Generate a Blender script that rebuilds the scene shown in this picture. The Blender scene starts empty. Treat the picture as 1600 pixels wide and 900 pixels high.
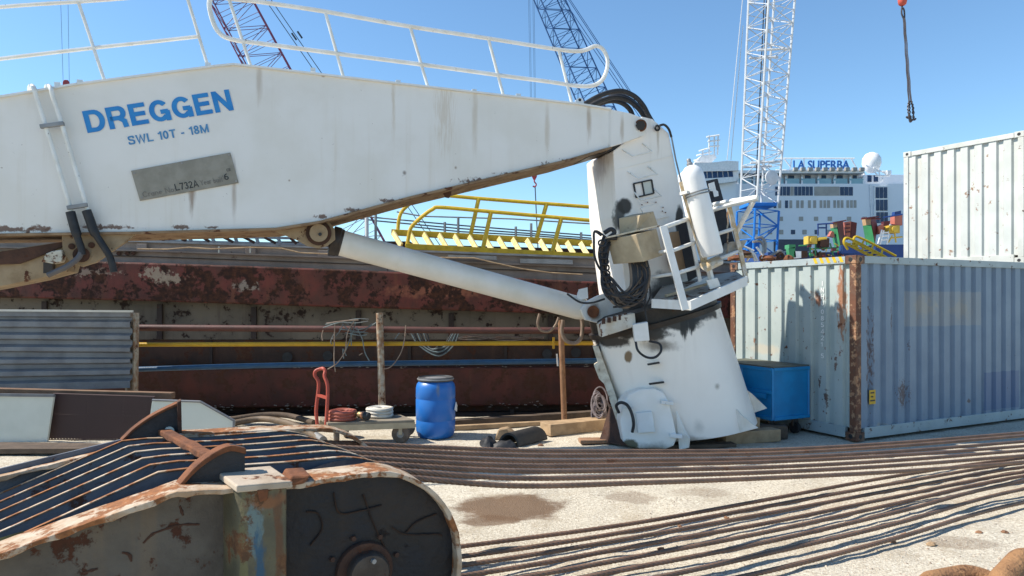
import bpy, bmesh, math, random
from mathutils import Vector as V, Matrix
random.seed(7)
PI = math.pi
R = math.radians
sc = bpy.context.scene
col = sc.collection

# ---------------------------------------------------------------- camera
CAMZ, F, CX, HY = 2.0, 1100.0, 800.0, 468.0     # eye height, focal length and horizon of the photograph (1600 wide)
cam_d = bpy.data.cameras.new('camera'); cam = bpy.data.objects.new('camera', cam_d); col.objects.link(cam)
cam.location = (0, 0, CAMZ); cam.rotation_euler = (R(90), 0, 0)
cam_d.sensor_width = 36; cam_d.lens = 36 * F / 1600; cam_d.shift_y = (HY - 450) / 1600
cam_d.clip_start = 0.05; cam_d.clip_end = 6000
sc.camera = cam

# ---------------------------------------------------------------- sky, sun, exposure
SUN = V((-0.69, 0.02, 0.72)).normalized()
w = bpy.data.worlds.new('World'); sc.world = w; w.use_nodes = True
nt = w.node_tree
sky = nt.nodes.new('ShaderNodeTexSky'); sky.sky_type = 'NISHITA'; sky.sun_disc = False
sky.sun_elevation = math.asin(SUN.z); sky.sun_rotation = math.atan2(SUN.x, SUN.y)
sky.air_density = 1.0; sky.dust_density = 0.0; sky.ozone_density = 4.0; sky.altitude = 0
bg = nt.nodes['Background']; bg.inputs['Strength'].default_value = 0.13
tint = nt.nodes.new('ShaderNodeMix'); tint.data_type = 'RGBA'; tint.blend_type = 'MULTIPLY'; tint.inputs[0].default_value = 1
tint.inputs[7].default_value = (.89, 1.03, 1.04, 1)
nt.links.new(sky.outputs['Color'], tint.inputs[6]); nt.links.new(tint.outputs[2], bg.inputs['Color'])
sun_d = bpy.data.lights.new('sun', 'SUN'); sun_d.energy = 5.0; sun_d.angle = R(0.5); sun_d.color = (1, 0.93, 0.82)
sun = bpy.data.objects.new('sun', sun_d); col.objects.link(sun)
sun.rotation_euler = (-SUN).to_track_quat('-Z', 'Y').to_euler(); sun.location = SUN * 50
sc.view_settings.view_transform = 'Standard'; sc.view_settings.look = 'None'
sc.view_settings.exposure = 0.55; sc.view_settings.gamma = 1; sc.view_settings.use_curve_mapping = False

# ---------------------------------------------------------------- helpers: measuring
def P(px, py, d):
    return V(((px - CX) / F * d, d, CAMZ - (py - HY) / F * d))
def GP(px, py, z=0.0):                          # the point at height z seen there
    return P(px, py, (CAMZ - z) * F / (py - HY))
def plane(Q, n):
    Q, n = V(Q), V(n).normalized()
    def f(px, py, off=0.0):
        r = V(((px - CX) / F, 1, -(py - HY) / F)); o = V((0, 0, CAMZ))
        t = (n.dot(Q - n * off) - n.dot(o)) / n.dot(r)
        return o + r * t
    return f
def crv(pts, k=8):                              # Catmull-Rom
    pts = [V(p) for p in pts]
    q = [pts[0] * 2 - pts[1]] + pts + [pts[-1] * 2 - pts[-2]]
    out = []
    for i in range(1, len(q) - 2):
        a, b, c, d = q[i-1:i+3]
        for j in range(k):
            t = j / k
            out.append(0.5 * ((2*b) + (c-a)*t + (2*a-5*b+4*c-d)*t*t + (3*b-a-3*c+d)*t**3))
    out.append(pts[-1]); return out

# ---------------------------------------------------------------- helpers: meshes
LOC = {}
class MB:
    def __init__(s): s.v = []; s.f = []
    def add(s, vs, fs):
        n = len(s.v); s.v += [V(p) for p in vs]; s.f += [tuple(i + n for i in f) for f in fs]; return s
    def prism(s, pts, ext):                     # closed outline pushed along ext
        n = len(pts); ext = V(ext); a = [V(p) for p in pts]
        return s.add(a + [p + ext for p in a], [tuple(range(n)), tuple(range(2*n-1, n-1, -1))] +
                     [(i, i + n, (i+1) % n + n, (i+1) % n) for i in range(n)])
    def box(s, c, sz, X=(1,0,0), Y=(0,1,0), Z=(0,0,1)):
        c = V(c); X = V(X) * sz[0] / 2; Y = V(Y) * sz[1] / 2; Z = V(Z) * sz[2] / 2
        p = [c-X-Y-Z, c+X-Y-Z, c+X+Y-Z, c-X+Y-Z, c-X-Y+Z, c+X-Y+Z, c+X+Y+Z, c-X+Y+Z]
        return s.add(p, [(3,2,1,0), (4,5,6,7), (0,1,5,4), (1,2,6,5), (2,3,7,6), (3,0,4,7)])
    def bar(s, a, b, wd, th, up=(0,0,1)):       # rectangular bar from a to b
        a, b = V(a), V(b); Y = (b - a); L = Y.length; Y.normalize()
        X = Y.cross(V(up)).normalized(); Z = X.cross(Y)
        return s.box((a + b) / 2, (wd, L, th), X, Y, Z)
    def tube(s, pts, r, n=8, closed=False):
        pts = [V(p) for p in pts]; m = len(pts)
        rr = r if isinstance(r, (list, tuple)) else [r] * m
        t0 = (pts[1] - pts[0]).normalized()
        nx = t0.cross(V((0,0,1)) if abs(t0.z) < .9 else V((1,0,0))).normalized()
        vs = []; fs = []
        for i, p in enumerate(pts):
            if closed: t = pts[(i+1) % m] - pts[i-1]
            else: t = pts[min(i+1, m-1)] - pts[max(i-1, 0)]
            t.normalize(); nx = nx - t * nx.dot(t)
            nx = nx.normalized(); ny = t.cross(nx)
            for k in range(n):
                a = 2*PI*k/n; vs.append(p + (nx*math.cos(a) + ny*math.sin(a)) * rr[i])
        for i in range(m if closed else m - 1):
            for k in range(n):
                j = (i+1) % m
                fs.append((i*n+k, i*n+(k+1) % n, j*n+(k+1) % n, j*n+k))
        if not closed: fs += [tuple(range(n-1, -1, -1)), tuple(range((m-1)*n, m*n))]
        return s.add(vs, fs)
    def rope(s, pts, r, pitch=.3, strands=6, k=4, step=.03):
        pts = [V(p) for p in pts]; n = strands*k
        seg = [0]
        for i in range(1, len(pts)): seg.append(seg[-1] + (pts[i]-pts[i-1]).length)
        L = seg[-1]; m = int(L/step) + 2; q = []; j = 0
        for i in range(m):
            d = L*i/(m-1)
            while j < len(seg)-2 and seg[j+1] < d: j += 1
            t = (d-seg[j])/max(1e-6, seg[j+1]-seg[j]); q.append(pts[j].lerp(pts[j+1], t))
        vs = []; fs = []; nx = V((0,0,1))
        for i, p in enumerate(q):
            t = (q[min(i+1, m-1)] - q[max(i-1, 0)]).normalized()
            nx = (nx - t*nx.dot(t)).normalized(); ny = t.cross(nx); ph = 2*PI*(L*i/(m-1))/pitch
            for a in range(n):
                th = 2*PI*a/n; rad = r*(1 - .17*abs(math.sin(strands*th/2))**3)
                th += ph
                vs.append(p + (nx*math.cos(th) + ny*math.sin(th))*rad)
        for i in range(m-1):
            for a in range(n): fs.append((i*n+a, i*n+(a+1) % n, (i+1)*n+(a+1) % n, (i+1)*n+a))
        fs += [tuple(range(n-1,-1,-1)), tuple(range((m-1)*n, m*n))]
        return s.add(vs, fs)
    def cyl(s, a, b, r0, r1=None, n=20):
        a, b = V(a), V(b); return s.tube([a, b], [r0, r0 if r1 is None else r1], n)
    def lathe(s, base, axis, prof, n=28):       # prof: (radius, height)
        base, A = V(base), V(axis).normalized()
        X = A.cross(V((0,1,0)) if abs(A.y) < .9 else V((1,0,0))).normalized(); Y = A.cross(X)
        vs = []; fs = []; m = len(prof)
        for r, h in prof:
            for k in range(n):
                a = 2*PI*k/n; vs.append(base + A*h + (X*math.cos(a) + Y*math.sin(a))*r)
        for i in range(m-1):
            for k in range(n): fs.append((i*n+k, i*n+(k+1) % n, (i+1)*n+(k+1) % n, (i+1)*n+k))
        fs += [tuple(range(n-1,-1,-1)), tuple(range((m-1)*n, m*n))]
        return s.add(vs, fs)
    def loft(s, rings):
        n = len(rings[0]); vs = [p for r in rings for p in r]; fs = []
        for i in range(len(rings)-1):
            for k in range(n): fs.append((i*n+k, i*n+(k+1) % n, (i+1)*n+(k+1) % n, (i+1)*n+k))
        fs += [tuple(range(n-1,-1,-1)), tuple(range((len(rings)-1)*n, len(rings)*n))]
        return s.add(vs, fs)
    def build(s, name, mat, parent=None, smooth=False, bevel=0, label=None, recalc=True):
        me = bpy.data.meshes.new(name)
        if parent is not None: o0 = LOC[parent.name]
        else:
            xs = [p.x for p in s.v]; ys = [p.y for p in s.v]; zs = [p.z for p in s.v]
            o0 = V(((min(xs)+max(xs))/2, (min(ys)+max(ys))/2, min(zs)))
        me.from_pydata([p - o0 for p in s.v], [], s.f)
        if recalc:
            bm = bmesh.new(); bm.from_mesh(me); bmesh.ops.recalc_face_normals(bm, faces=bm.faces); bm.to_mesh(me); bm.free()
        o = bpy.data.objects.new(name, me); col.objects.link(o); me.materials.append(mat)
        if smooth:
            me.polygons.foreach_set('use_smooth', [True]*len(me.polygons))
            me.set_sharp_from_angle(angle=R(42))
        if parent is not None: o.parent = parent
        else: o.location = o0
        LOC[o.name] = o0
        if bevel:
            b = o.modifiers.new('bevel', 'BEVEL'); b.width = bevel; b.segments = 2; b.limit_method = 'ANGLE'; b.angle_limit = R(40)
        if label: o['label'] = label
        return o
def tag(o, label, cat, group=None, kind=None):
    if label: o['label'] = label
    if cat: o['category'] = cat
    if group: o['group'] = group
    if kind: o['kind'] = kind
    return o
def thing(name, label, cat, loc, group=None):
    o = bpy.data.objects.new(name, None); col.objects.link(o); o.location = loc; o.empty_display_size = .2
    LOC[o.name] = V(loc); return tag(o, label, cat, group)
def dup(root, loc, label, group=None):
    d = V(loc) - LOC[root.name]
    r = root.copy(); col.objects.link(r); r.location = loc; LOC[r.name] = V(loc); r['label'] = label
    if group: r['group'] = group
    for ch in root.children:
        c = ch.copy(); col.objects.link(c); c.parent = r; LOC[c.name] = LOC[ch.name] + d
        for g in ch.children:
            e = g.copy(); col.objects.link(e); e.parent = c
    return r
def text(name, s, O, X, Y, mat, parent, bold=0.0, thick=None):   # lettering fitted to origin O, baseline vector X, cap-height vector Y
    c = bpy.data.curves.new('tmp', 'FONT'); c.body = s; c.offset = bold; c.resolution_u = 4
    t = bpy.data.objects.new('tmp', c); col.objects.link(t)
    bpy.context.view_layer.update()
    me = t.evaluated_get(bpy.context.evaluated_depsgraph_get()).to_mesh()
    vs = [v.co.copy() for v in me.vertices]; fs = [tuple(p.vertices) for p in me.polygons]
    bpy.data.objects.remove(t); bpy.data.curves.remove(c)
    x0 = min(v.x for v in vs); x1 = max(v.x for v in vs); y0 = min(v.y for v in vs); y1 = max(v.y for v in vs)
    m = MB(); O, X, Y = V(O), V(X), V(Y)
    m.add([O + X*((v.x-x0)/(x1-x0)) + Y*((v.y-y0)/(y1-y0)) for v in vs], fs)
    if thick:
        n = len(m.v); th = V(thick); edges = {}
        for f in fs:
            for i in range(len(f)):
                e = (f[i], f[(i+1) % len(f)]); edges[e] = 1
        m.v += [p + th for p in m.v]
        m.f += [tuple(i + n for i in reversed(f)) for f in fs]
        m.f += [(a, b, b + n, a + n) for (a, b) in edges if (b, a) not in edges]
    return m.build(name, mat, parent, recalc=False)

def _arc(cx, cy, rx, ry, a0, a1, n=14):
    return [(cx + rx*math.cos(R(a0+(a1-a0)*i/n)), cy + ry*math.sin(R(a0+(a1-a0)*i/n))) for i in range(n+1)]
def glyph(ch, s):                               # (width, strokes of the centre line) of an upright sans letter, height 1
    a = s/2; t = 1-a; m = .51
    G = {'D': (.74, [[(a,a),(a,t),(.36,t)] + _arc(.36,.5,.38-a,.5-a,90,-90)[1:] + [(a,a)]]),
         'R': (.74, [[(a,0),(a,t),(.45,t)] + _arc(.45,(t+.46)/2,.27-a,(t-.46)/2,90,-90)[1:] + [(a,.46)], [(.42,.46),(.62-a*.2,.3),(.65-a*.2,0)]]),
         'E': (.66, [[(a,0),(a,1)],[(s,t),(.64,t)],[(s,m),(.6,m)],[(s,a),(.66,a)]]), 'L': (.6, [[(a,0),(a,1)],[(s,a),(.6,a)]]), 'F': (.6, [[(a,0),(a,1)],[(s,t),(.6,t)],[(s,m),(.55,m)]]),
         'G': (.78, [_arc(.39,.5,.39-a,.5-a,38,322,26), [(.42,.44),(.78-a*.6,.44)], [(.78-a,.47),(.78-a,0)]]),
         'N': (.74, [[(a,0),(a,1)],[(a,1-a*.5),(.74-a,a*.5)],[(.74-a,0),(.74-a,1)]]), 'H': (.72, [[(a,0),(a,1)],[(.72-a,0),(.72-a,1)],[(a,m),(.72-a,m)]]),
         'S': (.68, [[tuple(p)[:2] for p in crv([(.66-a,.7,0),(.54,.9,0),(.34,t,0),(.13,.88,0),(a+.02,.72,0),(.17,.57,0),(.36,.51,0),(.57,.42,0),(.68-a,.27,0),(.55,.1,0),(.33,a,0),(.12,.1,0),(a,.31,0)], 4)]]),
         'W': (1.0, [[(a*.8,1),(.27,a*.4),(.5,.93),(.73,a*.4),(1-a*.8,1)]]), 'M': (.86, [[(a,0),(a,1)],[(a,1-a*.6),(.43,.08),(.86-a,1-a*.6)],[(.86-a,0),(.86-a,1)]]),
         '1': (.36, [[(.36-a,0),(.36-a,1)],[(.0,.74),(.26,.86)]]), '0': (.56, [_arc(.28,.5,.28-a,.5-a,0,360,24)]), 'O': (.78, [_arc(.39,.5,.39-a,.5-a,0,360,24)]), 'T': (.64, [[(0,t),(.64,t)],[(.32,0),(.32,1-s)]]),
         '-': (.32, [[(0,.38),(.32,.38)]]), '8': (.56, [_arc(.28,.75,.25-a,.25-a*.6,0,360,18), _arc(.28,.28,.28-a,.28-a,0,360,18)]), '7': (.54, [[(0,t),(.54-a,t),(.3,.5),(.2,0)]]),
         '3': (.54, [_arc(.26,.74,.25-a,.26-a,160,-90,14), _arc(.26,.28,.28-a,.28-a,90,-160,14)]), '2': (.54, [_arc(.27,.72,.27-a,.28-a,170,-30,12) + [(.1,.12),(a,a),(.54,a)]]),
         'A': (.7, [[(a*.6,0),(.35,1-a*.3),(.7-a*.6,0)],[(.16,.3),(.54,.3)]]), 'C': (.74, [_arc(.39,.5,.39-a,.5-a,40,320,24)]), 'U': (.7, [[(a,1),(a,.33)] + _arc(.35,.33,.35-a,.33-a,180,360)[1:] + [(.7-a,1)]]),
         '6': (.56, [_arc(.28,.3,.28-a,.3-a,0,360,20), [(a+.01,.32),(.1,.62),(.22,.84),(.45,t)]]), '5': (.54, [[(.5,t),(.14,t),(.08,.52)], _arc(.26,.31,.28-a,.31-a,135,-160,14)]),
         '4': (.56, [[(.42,0),(.42,1),(a*.5,.28),(.56,.28)]]), 'o': (.52, [_arc(.26,.32,.26-a,.32-a,0,360,16)]), ':': (.14, [[(a,0),(a,.14)],[(a,.45),(a,.59)]]), '.': (.14, [[(a,0),(a,.14)]]),
         'r': (.34, [[(a,0),(a,.64)],[(a,.42),(.16,.58),(.34,.6)]]), 'a': (.5, [_arc(.24,.3,.24-a,.3-a,0,360,14), [(.5-a,0),(.5-a,.62)]]), 'n': (.5, [[(a,0),(a,.64)], [(a,.42)]+_arc(.25,.4,.25-a,.24-a,150,0,8)+[(.5-a,0)]]),
         'e': (.5, [[(a,.34),(.5-a,.34)]+_arc(.25,.32,.25-a,.32-a,20,310,14)]), 'Y': (.66, [[(a*.5,1),(.33,.45),(.66-a*.5,1)],[(.33,0),(.33,.45)]]), 'b': (.5, [[(a,0),(a,1)],_arc(.26,.31,.24-a,.31-a,0,360,14)]),
         'u': (.5, [[(a,.64),(a,.24)]+_arc(.25,.25,.25-a,.25-a,190,350,8)+[(.5-a,.64)],[(.5-a,0),(.5-a,.64)]]), 'i': (.14, [[(a,0),(a,.62)],[(a,.78),(a,.92)]]), 'l': (.14, [[(a,0),(a,1)]]), 't': (.32, [[(.14,.9),(.14,a),(.3,a)],[(0,.62),(.3,.62)]]), ' ': (.3, [])}
    return G[ch]
def letters(name, st, O, X, Y, mt, parent, s=.19, gap=.13):
    O, X, Y = V(O), V(X), V(Y); N = X.cross(Y).normalized(); m = MB()
    tot = sum(glyph(c, s)[0] + gap for c in st) - gap; x = 0.0; lay = 0
    for c in st:
        wd, strokes = glyph(c, s); lay = 0
        for pl in strokes:
            lay += 1; closed = len(pl) > 3 and math.dist(pl[0], pl[-1]) < 1e-4
            if closed: pl = pl[:-1]
            n = len(pl); vs = []
            for i, p in enumerate(pl):
                a = pl[i-1] if (i > 0 or closed) else None; b = pl[(i+1) % n] if (i < n-1 or closed) else None
                d1 = (V((p[0]-a[0], p[1]-a[1], 0))).normalized() if a else None; d2 = (V((b[0]-p[0], b[1]-p[1], 0))).normalized() if b else None
                d1 = d1 or d2; d2 = d2 or d1
                n1 = V((-d1.y, d1.x, 0)); n2 = V((-d2.y, d2.x, 0)); mm = (n1+n2)
                mm = mm.normalized() if mm.length > .1 else n1; k = min(2.2, 1/max(.3, mm.dot(n1)))
                for sg in (1, -1):
                    q = (p[0]+mm.x*sg*s/2*k, p[1]+mm.y*sg*s/2*k); vs.append(O + X*((x+q[0])/tot) + Y*q[1] + N*(lay*.0007))
            fs = [(2*i, 2*i+1, (2*i+3) % (2*n), (2*i+2) % (2*n)) for i in range(n if closed else n-1)]
            m.add(vs, fs)
        x += wd + gap
    return m.build(name, mt, parent, recalc=False)

# ---------------------------------------------------------------- helpers: materials
class NG:
    def __init__(s, name):
        s.m = bpy.data.materials.new(name); s.m.use_nodes = True; s.t = s.m.node_tree
        s.b = s.t.nodes['Principled BSDF']; s.pos = s.n('ShaderNodeNewGeometry').outputs['Position']
    def n(s, ty, ins=None, **kw):
        x = s.t.nodes.new(ty)
        for k, v in kw.items(): setattr(x, k, v)
        for k, v in (ins or {}).items(): s.set(x.inputs[k], v)
        return x
    def set(s, sock, v):
        if isinstance(v, bpy.types.NodeSocket): s.t.links.new(v, sock)
        else: sock.default_value = v
    def noise(s, scale, detail=4, rough=.55, vec=None, mul=None, dist=0):
        v = vec or s.pos
        if mul: v = s.n('ShaderNodeVectorMath', {0: v, 1: mul}, operation='MULTIPLY').outputs[0]
        return s.n('ShaderNodeTexNoise', {'Vector': v, 'Scale': scale, 'Detail': detail, 'Roughness': rough, 'Distortion': dist}).outputs['Fac']
    def step(s, f, a, b):                       # smooth step a->b
        return s.n('ShaderNodeMapRange', {0: f, 1: a, 2: b, 3: 0.0, 4: 1.0}, interpolation_type='SMOOTHSTEP').outputs[0]
    def mth(s, op, a, b=0.0):
        return s.n('ShaderNodeMath', {0: a, 1: b}, operation=op, use_clamp=False).outputs[0]
    def mix(s, f, a, b):
        x = s.n('ShaderNodeMix', data_type='RGBA')
        for so, v in ((x.inputs[0], f), (x.inputs[6], a), (x.inputs[7], b)):
            if isinstance(v, tuple) and len(v) == 3: v = (*v, 1)
            s.set(so, v)
        return x.outputs[2]
    def spot(s, c, rad, soft=.5, amp=.5, scale=3, mul=None, box=False):
        d = s.n('ShaderNodeVectorMath', {0: s.pos, 1: tuple(c)}, operation='SUBTRACT').outputs[0]
        d = s.n('ShaderNodeVectorMath', {0: d, 1: tuple(1/x for x in rad)}, operation='MULTIPLY').outputs[0]
        l = s.n('ShaderNodeVectorMath', {0: d}, operation='LENGTH').outputs['Value']
        if box:
            q = s.n('ShaderNodeSeparateXYZ', {0: s.n('ShaderNodeVectorMath', {0: d}, operation='ABSOLUTE').outputs[0]}); l = s.mth('MAXIMUM', q.outputs[0], q.outputs[2])
        nz = s.mth('MULTIPLY', s.mth('SUBTRACT', s.noise(scale, 5, .6, mul=mul), .5), amp*2)
        return s.step(s.mth('ADD', l, nz), 1.0 + soft*.0, 1.0 - soft)
RUST = (.15, .055, .022); RUST2 = (.07, .026, .014)
def mat(name, c1, c2=None, ns=2.5, rough=.5, metal=0, rust=0, rs=5, rc=RUST, rc2=RUST2, streak=0, sc_=(.23,.15,.075), dirt=0, dc=(.14,.11,.08),
        ds=1.2, bump=.15, bs=30, spots=(), spec=.4, rdet=8):
    g = NG(name)
    c = g.mix(g.step(g.noise(ns, 5), .35, .68), c1, c2 or tuple(x*.86 for x in c1))
    if dirt:
        d = g.step(g.noise(ds, 6, .65), .62 - dirt*.35, .95 - dirt*.3)
        c = g.mix(g.mth('MULTIPLY', d, min(1, dirt*1.3)), c, dc)
    if streak:
        k = g.step(g.noise(1, 5, .6, mul=(7, 7, .35)), .5, .78); k2 = g.step(g.noise(.8, 3), .35, .65)
        c = g.mix(g.mth('MULTIPLY', g.mth('MULTIPLY', k, k2), streak), c, sc_)
    for (ce, ra, sc3, soft, amp, scl, st, *rest) in spots:
        f = g.spot(ce, ra, soft, amp, scl, rest[0] if rest else None, len(rest) > 1); c = g.mix(g.mth('MULTIPLY', f, st), c, sc3)
    h = g.noise(bs, 4)
    r = rough
    if rust:
        f = g.step(g.noise(rs, rdet, .68), .74 - rust*.5, .79 - rust*.48)
        rcol = g.mix(g.step(g.noise(rs*4, 4), .35, .65), rc, rc2)
        c = g.mix(f, c, rcol)
        r = g.n('ShaderNodeMapRange', {0: f, 3: rough, 4: .9}).outputs[0]
        h = g.mth('ADD', h, g.mth('MULTIPLY', f, -.6))
        if metal: g.set(g.b.inputs['Metallic'], g.n('ShaderNodeMapRange', {0: f, 3: metal, 4: 0.0}).outputs[0])
    elif metal: g.set(g.b.inputs['Metallic'], metal)
    g.set(g.b.inputs['Base Color'], c); g.set(g.b.inputs['Roughness'], r); g.set(g.b.inputs['Specular IOR Level'], spec)
    if bump:
        b = g.n('ShaderNodeBump', {'Height': h, 'Strength': bump, 'Distance': .02}); g.set(g.b.inputs['Normal'], b.outputs[0])
    return g.m

# planes of the crane: boom plane (yawed 16 degrees), NB points away from the camera
UB, NB = V((.963, .27, 0)), V((-.27, .963, 0))
BP = plane((1.789, 9.84, 2), (.27, -.963, 0))

def bspot(px, py, rx, rz, off=0, c=(.2,.11,.05), soft=.9, amp=.5, scl=5, st=.7, mul=None):
    p = BP(px, py, -off); return ((p.x, p.y, p.z), (rx, .6, rz), c, soft, amp, scl, st, mul)
DRIP = (6, 6, 1)
W1 = (.77, .745, .7); W2 = (.72, .69, .63)
boom_spots = [bspot(px_, 358-(px_ > 150)*3 if px_ < 430 else 354-(px_-430)*.2095-(px_ > 640)*(px_-640)*.025, rx_, rz_, c=(.13,.055,.027), amp=1.9, scl=17, st=.9, soft=.6) for px_, rx_, rz_ in ((20,.3,.04),(62,.12,.06),(165,.35,.03),(285,.15,.03),(330,.08,.02),(505,.1,.025),(550,.12,.03),(618,.22,.035),(700,.1,.03),(752,.3,.05),(800,.2,.03),(852,.06,.06),(890,.2,.03))] + [bspot(300, 302, .05, .35, st=.75, mul=DRIP), bspot(366, 300, .04, .45, st=.5, mul=DRIP),
              bspot(615, 150, .035, .8, st=.4, c=(.45,.33,.18), mul=DRIP, amp=.8, soft=1), bspot(695, 175, .16, .6, st=.4, c=(.48,.36,.22), mul=(14,14,1), amp=1.3, soft=1),
              bspot(742, 185, .05, .7, st=.35, c=(.38,.27,.14), mul=DRIP), bspot(405, 130, .05, .35, st=.4, c=(.3,.2,.1), mul=DRIP),
              bspot(855, 200, .05, .5, st=.4, c=(.38,.27,.14), mul=DRIP), bspot(920, 190, .05, .35, st=.6, c=(.3,.19,.09), mul=DRIP),
              bspot(972, 200, .04, .3, st=.5, c=(.3,.19,.09), mul=DRIP), bspot(1000, 222, .05, .12, st=.8, c=(.2,.09,.04)),
              
              
              bspot(540, 330, .02, .02), bspot(505, 118, .03, .03), bspot(632, 270, .03, .04, c=(.08,.05,.03)), bspot(712, 262, .025, .03), bspot(452, 282, .02, .02)]
M = {}
M['boom'] = mat('boom_paint', W1, W2, 1.5, .42, rust=.13, rs=17, streak=.4, sc_=(.52,.43,.3), dirt=.2, dc=(.55,.5,.42), bump=.13, bs=1.6, spots=boom_spots)
M['white'] = mat('white_paint', (.78,.78,.76), (.7,.7,.67), 4, .4, rust=.14, rs=14, streak=.3, sc_=(.4,.3,.18), bump=.05)
M['tube'] = mat('rail_paint', (.76,.76,.73), (.68,.66,.6), 6, .4, rust=.2, rs=16, bump=.04)
M['flange'] = mat('dirty_flange', (.3,.2,.115), (.19,.115,.06), 4, .7, rust=.36, rs=6, streak=.4, bump=.2)
M['lug'] = mat('dirty_lug', (.34,.25,.15), (.24,.165,.09), 5, .65, rust=.3, rs=7, bump=.15, dirt=.3)
M['cyl'] = mat('cylinder_paint', (.76,.72,.65), (.68,.64,.55), 2.5, .42, rust=.08, rs=12, dirt=.25, dc=(.45,.36,.24), bump=.03)
M['black'] = mat('black_rubber', (.018,.018,.02), (.03,.03,.032), 8, .55, bump=.1)
M['grease'] = mat('black_grease', (.022,.018,.016), (.05,.035,.025), 4, .5, rust=.2, rs=9, bump=.3, bs=14)
M['blue_ink'] = mat('blue_lettering', (.02,.2,.52), (.03,.24,.56), 6, .5, bump=0)
M['plate'] = mat('name_plate_metal', (.3,.27,.22), (.24,.215,.17), 7, .45, metal=.25, dirt=.25, bump=.05)
M['ink'] = mat('dark_ink', (.02,.022,.025), bump=0)
M['faint_ink'] = mat('faint_ink', (.19,.17,.14), bump=0)
M['rust'] = mat('rust', (.19,.07,.028), (.1,.038,.018), 9, .9, bump=.5, bs=24, dirt=.25, dc=(.3,.13,.05))
M['rust_dark'] = mat('rust_dark', (.085,.04,.025), (.05,.026,.018), 6, .85, rust=.3, rs=8, bump=.4)
M['rope'] = mat('wire_rope_steel', (.23,.14,.095), (.16,.1,.07), 5, .55, metal=.2, rust=.22, rs=3, rc=(.24,.11,.06), rc2=(.17,.085,.05), bump=.2, bs=120)
M['tan'] = mat('tan_box_paint', (.46,.37,.24), (.38,.3,.19), 6, .6, rust=.16, rs=10, dirt=.35, bump=.08)
M['yellow'] = mat('yellow_paint', (.68,.46,.025), (.55,.36,.02), 7, .5, rust=.16, rs=12, dirt=.2, bump=.1)
M['brownpost'] = mat('weathered_post', (.24,.13,.07), (.42,.38,.3), 9, .75, rust=.3, rs=6, bump=.3)
M['wood'] = mat('timber', (.4,.28,.165), (.28,.19,.11), 6, .85, dirt=.35, dc=(.12,.085,.055), bump=.5, bs=18)
M['darkwood'] = mat('old_timber', (.12,.085,.06), (.08,.058,.042), 5, .9, bump=.5, bs=16)
M['galv'] = mat('galvanised_sheet', (.19,.2,.215), (.13,.135,.15), 3, .5, metal=.1, streak=.2, sc_=(.1,.09,.085), dirt=.4, dc=(.2,.17,.14), bump=.06, rust=.1)
M['cream'] = mat('cream_panel', (.6,.62,.56), (.54,.56,.5), 2, .5, dirt=.15, bump=.02)
M['steelgrey'] = mat('grey_steel', (.3,.3,.3), (.22,.22,.22), 5, .5, metal=.4, rust=.2, bump=.1)

# ---------------------------------------------------------------- the setting: ground, water
def ground_mat():
    g = NG('dusty_gravel_ground')
    c = g.mix(g.step(g.noise(1.1, 6, .6), .35, .65), (.6,.545,.435), (.5,.45,.355))
    c = g.mix(g.mth('MULTIPLY', g.step(g.noise(.5, 5, .6), .5, .7), .5), c, (.66,.6,.48))
    v = g.n('ShaderNodeTexVoronoi', {'Vector': g.pos, 'Scale': 75.0, 'Randomness': 1.0})
    peb = g.step(v.outputs['Distance'], .25, .75)
    c = g.mix(g.mth('MULTIPLY', peb, .3), c, (.3,.26,.2))
    hv = g.n('ShaderNodeSeparateColor', {0: v.outputs['Color']}).outputs[0]
    c = g.mix(g.mth('MULTIPLY', g.step(hv, .8, .9), .4), c, (.28,.21,.15))
    c = g.mix(g.mth('MULTIPLY', g.step(g.noise(16, 6, .7), .56, .72), .7), c, (.3,.235,.17))
    c = g.mix(g.mth('MULTIPLY', g.step(g.noise(38, 3, .6), .52, .6), .6), c, (.29,.24,.18))
    c = g.mix(g.mth('MULTIPLY', g.step(g.noise(30, 2, .5, mul=(1,1.7,1)), .56, .62), .6), c, (.72,.67,.56))
    c = g.mix(g.mth('MULTIPLY', g.step(g.noise(2.2, 7, .7), .52, .66), .45), c, (.36,.29,.2))
    for (px, py, rx, ry, st) in ((795, 792, .62, .5, .92), (765, 812, .3, .2, .8), (985, 778, .3, .25, .45), (1095, 770, .35, .2, .3), (690, 742, .5, .3, .6), (640, 700, .7, .25, .5), (1510, 850, .35, .18, .4)):
        q = GP(px, py); f = g.spot((q.x, q.y, 0), (rx, ry, 1), .35, .55, 4)
        c = g.mix(g.mth('MULTIPLY', f, st), c, (.14,.085,.05))
    g.set(g.b.inputs['Base Color'], c); g.set(g.b.inputs['Roughness'], .95); g.set(g.b.inputs['Specular IOR Level'], .2)
    h = g.mth('ADD', g.mth('MULTIPLY', v.outputs['Distance'], -.7), g.mth('MULTIPLY', g.noise(25, 6, .7), 1.2))
    b = g.n('ShaderNodeBump', {'Height': h, 'Strength': .5, 'Distance': .015}); g.set(g.b.inputs['Normal'], b.outputs[0])
    return g.m
from mathutils import noise as mn
def gz(x, y):
    if abs(x) > 16 or y > 20: return 0.0
    return .022*mn.noise((x*.9, y*.9, 3)) + .014*mn.noise((x*3.3, y*3.3, 9)) + .006*mn.noise((x*9, y*9, 1))
def lines(lo, a, b, hi, st):
    xs = [lo, (lo*.4+a*.6)]; k = a
    while k < b: xs.append(k); k += st
    return xs + [b, b*.7+hi*.3, hi]
gx = lines(-900, -7, 3.3, 900, .07)[:-2] + lines(0, 3.37, 9, 900, .07)[2:]
gy = lines(-900, 3, 12.05, 60, .07)
m = MB(); ng = len(gx)
for y in gy:
    for x in gx: m.v.append(V((x, y, gz(x, y))))
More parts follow.
